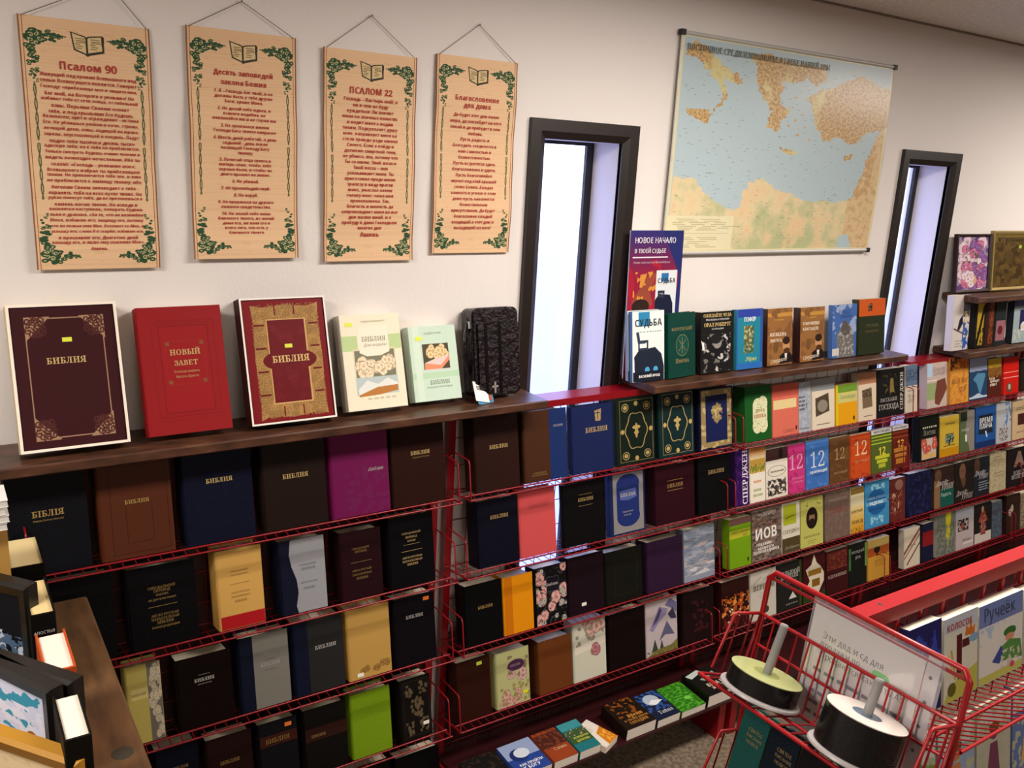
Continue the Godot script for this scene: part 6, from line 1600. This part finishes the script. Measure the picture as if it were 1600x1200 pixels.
# ---------------------------------------------------------------- stacks in the bottom tray
func tray_stacks():
	var g := "books lying in the bottom tray of the racks"
	var y := 0.167
	var z := 0.272
	for a in [
		["book", "black book with gold capital letters lying in the tray", 752, 806, "141210", [["N", "2c2018", 0.2, 0.03, 3]], [["ЗАВЕТ", 0.66, 0.8, 0.6, "c8b070", "sb"]], 0.03, 0.0],
		["book", "blue book with a white crescent lying in the tray", 812, 862, "24408c", [["R", 0, 0, 1, 0.5, "8c9cc0"], ["E", 0.4, 0.42, 0.26, 0.2, "1c2c68"], ["E", 0.5, 0.38, 0.22, 0.15, "c8d0dc"]], [["КАК ПРИЙТИ", 0.55, 0.72, 0.7, "dce0e8", "nb"], ["К БОГУ", 0.5, 0.84, 0.5, "dce0e8", "nb"]], 0.03, 0.0],
		["book", "rust brown book lying between the crescent and the teal one", 866, 903, "8c3c1c", [["R", 0, 0.1, 1, 0.55, "44201a"], ["N", "6c3420", 0.1, 0.03, 3, [0, 0, 1, 0.6]]], [["Слово", 0.6, 0.64, 0.5, "d8b888", "s"]], 0.03, 0.0],
		["book", "teal and green book with small yellow lettering lying in the tray", 906, 938, "1f6c74", [["R", 0, 0.3, 1, 0.75, "34542c"], ["N", "c88c8c", 0.35, 0.05, 3, [0, 0.2, 1, 0.5]], ["R", 0, 0, 1, 0.25, "3c8c94"]], [["УСПЕШНАЯ", 0.55, 0.56, 0.7, "c8c454", "nb"], ["ЦЕРКОВЬ", 0.55, 0.68, 0.6, "c8c454", "nb"]], 0.03, 0.0],
		["booklet", "white booklet with an orange picture lying askew in the tray", 941, 970, "dcd4c8", [["P", [0.5, 0.5, 1, 0.4, 1, 1, 0.3, 1], "c87c1c"], ["N", "e0a040", 0.1, 0.04, 3, [0.5, 0.55, 1, 0.95]], ["T", 0.15, 0.1, 0.6, 0.4, 4, "a89c90"]], [], 0.022, 22.0],
		["book", "dark amber book with lines of orange lettering lying in the tray", 979, 1024, "1c100a", [["N", "7c4414", 0.15, 0.03, 3, [0.1, 0.0, 0.9, 0.6]]], [["Время", 0.6, 0.62, 0.5, "c88c34", "sb"], ["в твоих руках", 0.55, 0.74, 0.8, "c88c34", "s"], ["сегодня", 0.55, 0.85, 0.6, "c88c34", "s"]], 0.04, 0.0],
		["book", "night blue book with a white star burst lying in the tray", 1027, 1062, "141c34", [["N", "2c4c8c", 0.0, 0.03, 3, [0, 0, 1, 0.7]], ["E", 0.5, 0.3, 0.3, 0.2, "a8b4c4"], ["P", [0.3, 0.4, 0.5, 0.3, 0.9, 0.4, 0.5, 0.5], "dce0e4"]], [["Тайна", 0.6, 0.78, 0.6, "c8d0dc", "s"]], 0.03, 0.0],
		["book", "leaf green book lying in the tray", 1065, 1102, "2c6c14", [["N", "4c9c28", 0.1, 0.03, 3, [0, 0, 1, 1], 2.0], ["E", 0.66, 0.6, 0.12, 0.07, "6cbc44"]], [], 0.025, 0.0],
		["book", "black book with white stripes lying at the far end of the tray", 1106, 1147, "15110f", [["P", [0.0, 0.1, 0.5, 0.0, 0.6, 0.12, 0.1, 0.26], "b8c4bc"], ["P", [0.3, 0.36, 0.9, 0.2, 0.9, 0.28, 0.4, 0.46], "8c9c94"]], [["ВЕРА И", 0.6, 0.64, 0.6, "c8bca8", "nb"], ["ЖИЗНЬ", 0.6, 0.78, 0.5, "c8bca8", "nb"]], 0.045, 0.0]]:
		var x0 := x_for(a[2], y, z)
		var x1 := x_for(a[3], y, z)
		var t: float = a[7]
		var n := thing(a[0], a[1], "book", Vector3((x0 + x1) / 2, y + t, z), g)
		n.rotation_degrees = Vector3(-86, a[8], 0)
		make_book(n, x1 - x0, 0.13 if a[8] == 0.0 else 0.115, t, "p", a[4], a[5], a[6], {"pages": "ece6da"})

# ---------------------------------------------------------------- the low gondola in the aisle
func gondola():
	var red := flat("9a0e18", 0.3)
	var n := thing("display_gondola", "low red wire gondola in the aisle with an end basket and booklet shelves", "rack", Vector3(1.24, 0, 1.285))
	var o := n.position
	var st := begin()
	bx(st, Vector3(-0.02, 1.209, -0.018), Vector3(1.9, 1.237, 0.014))
	var beam := put(st, "top_beam", red, n)
	st = begin()
	for x in [0.05, 0.6, 1.2]:
		lathe(st, [Vector2(0, 0.0006), Vector2(0.004, 0.0004), Vector2(0.0042, 0)], 10, Basis.IDENTITY, Vector3(x, 1.237, -0.003))
	put(st, "bolt_hole", flat("2a0a0c", 0.6), beam)
	for x in [0.0, 1.86]:
		st = begin()
		bx(st, Vector3(x - 0.012, 0.03, -0.02), Vector3(x + 0.012, 1.209, 0.012))
		put(st, "upright", red, n)
		st = begin()
		bx(st, Vector3(x - 0.015, 0.0, -0.24), Vector3(x + 0.015, 0.04, 0.24))
		put(st, "foot", red, n)
	# pegs and a second rail under the beam
	st = begin()
	for k in 27:
		tube(st, [Vector3(0.03 + 0.068 * k, 1.168, 0.004), Vector3(0.03 + 0.068 * k, 1.21, 0.004)], 0.004, 6)
	put(st, "peg_row", red, n).set_meta("kind", "stuff")
	st = begin()
	tube(st, [Vector3(0.0, 1.168, 0.004), Vector3(1.88, 1.168, 0.004)], 0.004, 6)
	put(st, "rail", red, n)
	# centre grid
	st = begin()
	for k in 31:
		tube(st, [Vector3(0.02 + 0.06 * k, 0.06, -0.003), Vector3(0.02 + 0.06 * k, 1.2, -0.003)], 0.0016, 4)
	for k in 12:
		tube(st, [Vector3(0, 0.1 + 0.09 * k, -0.003), Vector3(1.86, 0.1 + 0.09 * k, -0.003)], 0.0016, 4)
	put(st, "centre_grid", red, n).set_meta("kind", "stuff")
	# booklet shelves facing the camera
	for y in [1.03, 0.83, 0.62]:
		var dz: float = (1.03 - y) * 0.18
		var s := part("wire_shelf", n, Vector3(0.02, y, dz))
		for q in [[0.053, 0.185], [0.018, 0.115], [-0.006, 0.04]]:
			st = begin()
			tube(st, [Vector3(0, q[0], q[1]), Vector3(1.8, q[0], q[1])], 0.003, 6)
			put(st, "rail", red, s)
		st = begin()
		for k in 91:
			tube(st, [Vector3(0.02 * k, 0.05, 0.185), Vector3(0.02 * k, 0.015, 0.115), Vector3(0.02 * k, -0.009, 0.04), Vector3(0.02 * k, -0.01, 0.0 - dz)], 0.0014, 4)
		put(st, "rungs", red, s).set_meta("kind", "stuff")
	# end baskets
	end_basket(n, o, 0.0, red)
	end_basket(n, o, -0.235, red)

func end_basket(n: Node3D, o: Vector3, dy: float, red: Material):
	var zl := 1.125
	var zr := 1.492
	var s := part("end_basket", n, Vector3(0, dy, 0))
	var V := func(x: float, y: float, z: float) -> Vector3: return Vector3(x, y, z) - o
	var st := begin()
	if dy == 0.0:
		tube(st, [V.call(1.165, 0.9, zl), V.call(1.197, 1.236, zl), V.call(1.2, 1.25, zl + 0.012), V.call(1.2, 1.25, zr - 0.012), V.call(1.197, 1.236, zr), V.call(1.165, 0.9, zr)], 0.0052, 8)
		tube(st, [V.call(1.199, 1.237, zl), V.call(1.199, 1.237, zr)], 0.003, 6)
		put(st, "back_frame", red, s)
	for q in [[1.187, 1.17, 0.003], [1.178, 1.115, 0.0025], [1.045, 1.093, 0.0036], [1.1, 1.073, 0.0026], [1.152, 1.055, 0.0026]]:
		st = begin()
		tube(st, [V.call(q[0], q[1], zl), V.call(q[0], q[1], zr)], q[2], 6)
		put(st, "rail", red, s)
	st = begin()
	for k in 15:
		var z := zl + 0.008 + (zr - zl - 0.016) * k / 14.0
		tube(st, [V.call(1.184, 1.17, z), V.call(1.16, 1.064, z), V.call(1.152, 1.053, z), V.call(1.045, 1.09, z)], 0.0018, 5)
	put(st, "basket_wires", red, s).set_meta("kind", "stuff")
	for z in [zl, zr]:
		st = begin()
		tube(st, [V.call(1.187, 1.17, z), V.call(1.122, 1.187, z), V.call(1.116, 1.183, z), V.call(1.075, 1.095, z)], 0.003, 6)
		tube(st, [V.call(1.045, 1.093, z), V.call(1.152, 1.055, z), V.call(1.187, 1.17, z)], 0.003, 6)
		for x in [1.1, 1.135]:
			tube(st, [V.call(x, 1.093 - (x - 1.045) * 0.355, z), V.call(x + 0.03, 1.18 - (x - 1.1) * 0.2, z)], 0.0018, 5)
		put(st, "side_loop", red, s)

func gondola_goods():
	# disc spindles standing on the sloping basket floor
	disc_spindle("short spindle of dark discs with a pale green top disc in the red basket", Vector3(1.098, 1.085, 1.212), 0.03, "a9b27a", "8c9a5c")
	disc_spindle("tall spindle of dark discs with a white top disc in the red basket", Vector3(1.098, 1.085, 1.392), 0.06, "dcd4cc", "4c6478")
	# the typed note in its plastic sleeve
	var n := thing("paper_note", "typed paper note in a clear plastic sleeve behind the basket wires", "note", Vector3(1.172, 0.985, 1.325))
	n.rotation = Vector3(-atan(0.1), -PI / 2, 0)
	var w := 0.2
	var h := 0.268
	var st := begin()
	bx(st, Vector3(-w / 2, 0, -0.0008), Vector3(w / 2, h - 0.012, 0))
	put(st, "sheet", flat("d8d4d0", 0.7), n)
	var film := StandardMaterial3D.new()
	film.albedo_color = Color(0.95, 0.95, 1.0, 0.12)
	film.transparency = BaseMaterial3D.TRANSPARENCY_ALPHA
	film.roughness = 0.08
	st = begin()
	bx(st, Vector3(-w / 2 - 0.004, -0.003, 0.0008), Vector3(w / 2 + 0.03, h, 0.0012))
	put(st, "plastic_sleeve", film, n)
	st = begin()
	bx(st, Vector3(w / 2 + 0.002, 0, -0.0006), Vector3(w / 2 + 0.024, h - 0.004, 0.0002))
	var strip := put(st, "punched_strip", flat("c8c4c4", 0.4), n)
	st = begin()
	for k in 6:
		lathe(st, [Vector2(0, 0.0004), Vector2(0.0028, 0.0002), Vector2(0.003, 0)], 10, Basis(Vector3.RIGHT, PI / 2), Vector3(w / 2 + 0.012, 0.03 + 0.04 * k, 0.0006))
	put(st, "punch_hole", flat("4c4650", 0.6), strip)
	st = begin()
	var z := 0.0004
	for l in [["Эти двд и сд для", -0.018, 0.206, 0.112], ["продажи по", -0.038, 0.189, 0.074], ["Продаются как есть As", 0.004, 0.172, 0.152]]:
		write(st, l[0], "n", Vector3(l[1], l[2], z), l[3])
	rng.seed = 5
	for r in 7:   # lines too small to read
		var x := -0.08
		while x < 0.075:
			var ww := rng.randf_range(0.008, 0.022)
			bx(st, Vector3(x, 0.142 - r * 0.019, z - 0.0002), Vector3(minf(x + ww, 0.085), 0.148 - r * 0.019, z))
			x += ww + 0.006
	put(st, "lettering", flat("4c4648", 0.8), n)
	st = begin()
	prism(st, round_rect(0.022, 0.182, 0.052, 0.197, 0.006), Vector3.RIGHT, Vector3.UP, Vector3(0, 0, 0), Vector3(0, 0, 0.0006))
	put(st, "price_mark", flat("3cc43c", 0.5), n)
	# hardbacks in the lower end basket, facing the aisle
	var tops := [["teal hardback with gold lines of print in the lower end basket", "1f5450"], ["navy hardback with gold lines of print in the lower end basket", "1c2a38"], ["charcoal hardback with gold lines of print in the lower end basket", "221f24"], ["indigo hardback with gold lines of print in the lower end basket", "2c2f6c"]]
	for k in 4:
		var zc := 1.195 + 0.062 * k
		var b := thing("hardback", tops[k][0], "book", Vector3(1.083, 0.855, zc), "hardbacks in the lower end basket")
		b.rotation = Vector3(-deg_to_rad(14), -PI / 2, 0)
		make_book(b, 0.059, 0.175, 0.03, "h", tops[k][1], [], [["СВЯТОЕ", 0.6, 0.16, 0.5, "c9ae74", "n"], ["ПИСАНИЕ", 0.62, 0.22, 0.56, "c9ae74", "n"], ["НОВОЕ", 0.6, 0.28, 0.44, "c9ae74", "n"]], {})
	# children's booklets
	var g := "children's booklets on the upper gondola shelf"
	for a in [
		["booklet", "blue and orange children's booklet half hidden by the red basket", 1420, 1470, 978, 0.02, "p", "141c5c", [["P", [0, 0.5, 0.6, 0.45, 0.8, 0.7, 0.7, 1, 0, 1], "c85c10"], ["N", "e08c20", 0.2, 0.03, 3, [0, 0.5, 0.7, 1]], ["N", "2c44a8", 0.2, 0.03, 5, [0, 0.1, 1, 0.5]]], []],
		["booklet", "white children's booklet with a brown cross and a wheat ear", 1473, 1526, 961, 0.02, "p", "cfd4c4", [["R", 0, 0, 1, 0.18, "b8c4d0"], ["R", 0.38, 0.24, 0.54, 0.74, "4c1418"], ["R", 0.54, 0.32, 0.76, 0.42, "4c1418"], ["P", [0.62, 0.28, 0.66, 0.16, 0.74, 0.22, 0.8, 0.12, 0.84, 0.22, 0.92, 0.18, 0.9, 0.3], "c8702c"], ["E", 0.9, 0.34, 0.16, 0.05, "7ca4c4"], ["L", 0.22, 0.4, 0.34, 0.74, 0.05, "b8a444"], ["L", 0.14, 0.44, 0.28, 0.7, 0.03, "c8b85c"], ["P", [0, 1, 0.2, 0.8, 1, 0.66, 1, 1], "b4bc54"], ["R", 0.4, 0.7, 0.7, 0.78, "6c7c3c"], ["E", 0.24, 0.86, 0.12, 0.08, "5c5c24"]], [["КОЛОСОК", 0.46, 0.12, 0.74, "a83428", "nb"]]],
		["booklet", "white children's booklet with a figure in a green hat", 1528, 1596, 937, 0.02, "p", "d4dad4", [["R", 0, 0, 1, 0.28, "6c80b8"], ["N", "a8c4d8", 0.1, 0.02, 3, [0, 0.3, 0.6, 0.5]], ["E", 0.7, 0.46, 0.14, 0.06, "2c6c2c"], ["E", 0.7, 0.53, 0.1, 0.05, "c89474"], ["P", [0.5, 0.62, 0.7, 0.56, 0.95, 0.62, 1, 0.86, 0.5, 0.8], "4c8c44"], ["P", [0.3, 0.76, 0.5, 0.6, 0.56, 0.7, 0.46, 0.82], "2c4c94"], ["N", "c0c8b0", 0.1, 0.06, 7, [0.5, 0.68, 0.95, 0.9]], ["R", 0, 0.9, 1, 1, "bcc464"], ["E", 0.76, 0.9, 0.05, 0.04, "b8506c"]], [["Ручеёк", 0.46, 0.16, 0.7, "2c3c54", "n"]]],
		["booklet", "pale children's booklet with yellow and green figures", 1599, 1670, 910, 0.02, "p", "d4d8cc", [["N", "c8b040", 0.1, 0.03, 3, [0, 0.3, 1, 0.7]], ["N", "4c8c3c", 0.1, 0.03, 6, [0, 0.5, 1, 1]], ["E", 0.2, 0.45, 0.1, 0.12, "2c5c9c"], ["E", 0.3, 0.62, 0.1, 0.05, "c85c20"]], [["ОТЫ", 0.3, 0.14, 0.5, "44443c", "nb"]]]]:
		row_book(a, 1.03, 1.345, 10.0, g)
	var kids := [["6c8c3c", "c89c74", "children's booklet with a green-hatted figure on the lower gondola shelf"], ["8ca0c0", "b8784c", "children's booklet with a fair-haired child on the lower gondola shelf"], ["b0b0a0", "6c3c54", "grey children's booklet with a purple figure on the lower gondola shelf"], ["5c74a8", "c8a44c", "blue children's booklet with a golden figure on the lower gondola shelf"], ["7c3c5c", "c8c4a4", "plum children's booklet with a pale figure on the lower gondola shelf"]]
	for k in 5:
		var q: Array = kids[k]
		var b := thing("booklet", q[2], "book", Vector3(1.345 + 0.125 * k, 0.83, 1.385), "children's booklets on the lower gondola shelf")
		b.rotation.x = -deg_to_rad(10)
		make_book(b, 0.118, 0.172, 0.018, "p", q[0], [["R", 0, 0, 1, 0.3, "c8ccc8"], ["N", "a8b094", 0.1, 0.03, k], ["E", 0.5, 0.36, 0.12, 0.09, q[1]], ["E", 0.5, 0.3, 0.15, 0.05, "3c6c2c" if k == 0 else "6c4c24"], ["P", [0.3, 0.9, 0.4, 0.48, 0.6, 0.48, 0.7, 0.9], q[1]]], [], {})

func disc_spindle(label: String, at: Vector3, hh: float, top: String, hub: String):
	var n := thing("disc_spindle", label, "discs", at, "disc spindles in the red basket")
	n.rotation.z = -deg_to_rad(19.5)
	var st := begin()
	lathe(st, [Vector2(0, 0), Vector2(0.066, 0), Vector2(0.068, 0.002), Vector2(0.067, 0.005), Vector2(0.06, 0.007), Vector2(0, 0.007)], 40)
	put(st, "base", flat("a8a4a4", 0.35), n)
	st = begin()
	lathe(st, [Vector2(0.0072, 0.007), Vector2(0.0072, 0.123), Vector2(0.006, 0.126), Vector2(0, 0.126)], 16)
	put(st, "pole", flat("8e8c8c", 0.4), n)
	st = begin()
	var prof := [Vector2(0.0076, 0.0075)]
	var k := int(hh / 0.0024)
	for i in k:
		var y := 0.0075 + hh * i / k
		prof += [Vector2(0.06, y), Vector2(0.06, y + 0.0015), Vector2(0.0588, y + 0.0018), Vector2(0.0588, y + 0.0022)]
	prof.append(Vector2(0.0588, 0.0075 + hh))
	prof.append(Vector2(0.0076, 0.0075 + hh))
	lathe(st, prof, 40)
	put(st, "disc_stack", flat("1c1a1a", 0.2), n)
	st = begin()
	var y1 := 0.0076 + hh
	lathe(st, [Vector2(0.022, y1), Vector2(0.06, y1), Vector2(0.06, y1 + 0.0012), Vector2(0.022, y1 + 0.0012)], 40)
	var td := put(st, "top_disc", flat(top, 0.18), n)
	st = begin()
	lathe(st, [Vector2(0.0076, y1), Vector2(0.022, y1), Vector2(0.022, y1 + 0.001), Vector2(0.0076, y1 + 0.001)], 24)
	put(st, "hub_ring", flat(hub, 0.15), td)

# ---------------------------------------------------------------- the low bookcase at the near end
func near_bookcase():
	var wood := StandardMaterial3D.new()
	wood.albedo_texture = ramp_tex(256, 256, 0.02, 33, [Color("4c3420"), Color("5e4228"), Color("694a2c"), Color("755436")], 5)
	wood.roughness = 0.6
	wood.uv1_triplanar = true
	wood.uv1_world_triplanar = true
	wood.uv1_scale = Vector3(6, 6, 1.2)
	var n := thing("low_bookcase", "low brown wooden bookcase standing at right angles to the wall", "bookcase", Vector3(0.0, 0, 0.19))
	var st := begin()
	var c := 0.004
	var w0 := -0.26
	var w1 := 0.222
	prism(st, PackedVector2Array([Vector2(w0, 0.975), Vector2(w1 - c, 0.975), Vector2(w1, 0.975 + c), Vector2(w1, 1.0 - c), Vector2(w1 - c, 1.0), Vector2(w0, 1.0)]), Vector3.RIGHT, Vector3.UP, Vector3(0, 0, 0), Vector3(0, 0, 1.15))
	var top := put(st, "top_board", wood, n)
	st = begin()   # a dark ring stain left on the board
	lathe(st, [Vector2(0, 0.0005), Vector2(0.016, 0.0005), Vector2(0.0165, 0)], 24, Basis.IDENTITY, Vector3(0.19, 1.0, 0.555))
	put(st, "felt_pad", flat("3c3428", 0.9), top)
	for z in [0.0, 1.125]:
		st = begin()
		bx(st, Vector3(w0 + 0.01, 0, z), Vector3(w1 - 0.012, 0.975, z + 0.022))
		put(st, "end_panel", wood, n)
	for y in [0.05, 0.36, 0.67]:
		st = begin()
		bx(st, Vector3(w0 + 0.01, y, 0.022), Vector3(w1 - 0.012, y + 0.02, 1.125))
		put(st, "shelf", wood, n)
	st = begin()
	bx(st, Vector3(-0.03, 0.07, 0.022), Vector3(-0.018, 0.975, 1.125))
	put(st, "centre_panel", wood, n)
	# books standing on it with their spines towards the aisle
	for a in [
		["book", "thick black book with rough cream pages on the bookcase top, close to the rack", 0.138, 0.058, 0.205, 0.35, "15130f", "dcc893", []],
		["book", "black book with white lines of print on its spine on the bookcase top", 0.131, 0.038, 0.405, 0.548, "161412", "dcc48c", [["АПОСТОЛ", 0.5, 0.2, 0.8, "d8d4cc", "n"], ["42", 0.5, 0.34, 0.5, "d8d4cc", "nb"]]],
		["book", "book with white pages and orange covers on the bookcase top", 0.136, 0.042, 0.612, 0.735, "b0491c", "e4d8cc", []],
		["book", "black book with white deckled pages on the bookcase top behind the frames", 0.13, 0.034, 0.8, 0.915, "1c1914", "e2dacb", []]]:
		var b := thing(a[0], a[1], "book", Vector3(a[2], 1.001, (a[4] + a[5]) / 2), "books standing on the low bookcase")
		b.rotation.y = PI / 2
		make_book(b, a[5] - a[4], 0.162, a[3], "h", a[6], [], [], {"pages": a[7]})
		if a[8].size() > 0:
			var sp := part("spine_print", b, Vector3(-(a[5] - a[4]) / 2 - 0.0002, 0, -a[3] / 2))
			sp.rotation.y = -PI / 2
			lettering(sp, a[3], 0.162, a[8])
	# framed plaques
	var black := flat("141210", 0.35)
	plaque("black wooden frame with a picture of blue sky, white clouds and puppies", 76, 1080, 0, 1043, 1.165, black, [["R", 0, 0, 1, 1, "3c94b0"], ["N", "cfd4ec", -0.15, 0.02, 4], ["N", "dfe0f0", 0.0, 0.03, 8, [0, 0.3, 1, 1]], ["E", 0.72, 0.75, 0.1, 0.12, "9c5c34"], ["E", 0.84, 0.9, 0.12, 0.1, "a86c44"], ["E", 0.6, 0.85, 0.1, 0.1, "c8b49c"]])
	plaque("black wooden frame standing just behind the blue-sky plaque", 111, 1067, 20, 1037, 1.165, black, [["R", 0, 0, 1, 1, "2c2c3c"], ["N", "8c94a8", 0.1, 0.03, 4]])
	plaque("black wooden frame with a dark cloudy picture nearest the wall rack", 41, 918, 0, 908, 1.2, black, [["R", 0, 0, 1, 1, "0c1018"], ["N", "b8c4d8", 0.15, 0.03, 4, [0, 0.5, 1, 1]], ["N", "4c6484", 0.0, 0.04, 7, [0, 0.55, 1, 1]]])
	plaque("plaque with a yellow edge and a plain cream face", 122, 1193, 0, 1152, 1.13, flat("a8781c", 0.5), [["R", 0, 0, 1, 1, "d8c49c"], ["N", "d0ba90", 0.2, 0.03, 3]])
	# booklets piled on a picture box, at the very edge
	var box_at := on_z(16, 880, 0.43)
	var pb := thing("picture_box", "tan and green printed cardboard box on the bookcase top", "box", Vector3(box_at.x - 0.05, 1.001, 0.41), "")
	var hb := on_z(8, 822, 0.43).y - 1.001
	st = begin()
	bx(st, Vector3(-0.05, 0, -0.02), Vector3(0.05, hb, 0.02))
	put(st, "carton", flat("a8803c", 0.6), pb)
	st = begin()
	bx(st, Vector3(-0.048, 0.003, 0.02), Vector3(0.0495, hb * 0.22, 0.0205))
	put(st, "green_panel", flat("3c7c24", 0.6), pb)
	for k in 4:
		var bk := thing("booklet", "white booklet, %s of the small pile on the printed box" % ["lowest", "second from the bottom", "third from the bottom", "topmost"][k] , "book", Vector3(box_at.x - 0.052 + 0.004 * (k % 2), 1.0015 + hb + 0.0135 * k, 0.41), "white booklets piled on the printed box")
		st = begin()
		bx(st, Vector3(-0.055, 0, -0.04), Vector3(0.052, 0.0008, 0.04))
		bx(st, Vector3(-0.055, 0.0112, -0.04), Vector3(0.052, 0.012, 0.04))
		bx(st, Vector3(-0.055, 0.0008, -0.04), Vector3(-0.054, 0.0112, 0.04))
		put(st, "cover", flat("d8d8d8", 0.5), bk)
		st = begin()
		bx(st, Vector3(-0.054, 0.0008, -0.039), Vector3(0.051, 0.0112, 0.039))
		put(st, "page_block", flat("ccc8c0", 0.8), bk)

func plaque(label: String, ax: float, ay: float, bx_: float, by: float, y: float, m: Material, ops: Array):
	var a := on_y(ax, ay, y)
	var b := on_y(bx_, by, y)
	var dir := (a - b).normalized()
	var w := 0.19
	var n := thing("picture_plaque", label, "picture frame", Vector3(a.x, 1.001, a.z) - dir * (w / 2), "framed plaques on the low bookcase")
	n.transform.basis = Basis(dir, Vector3.UP, dir.cross(Vector3.UP))
	frame_parts(n, w, y - 1.001, 0.022, 0.026, m, ops, [])

# ----------------------------------------------------------------
func _ready():
	rng.seed = 1
	setup_view()
	leather_n = normal_tex(256, 0.06, 7, 6.0)
	atlas = Image.create(2048, 2048, false, Image.FORMAT_RGB8)
	atlas_mat = StandardMaterial3D.new()
	atlas_mat.roughness = 0.5
	atlas_mat.metallic_specular = 0.28
	setting()
	boards()
	racks()
	gondola()
	near_bookcase()
	scrolls()
	wall_map()
	poster()
	shelf_books()
	paperbacks()
	right_boards()
	tray_stacks()
	gondola_goods()
	atlas_mat.albedo_texture = ImageTexture.create_from_image(atlas)
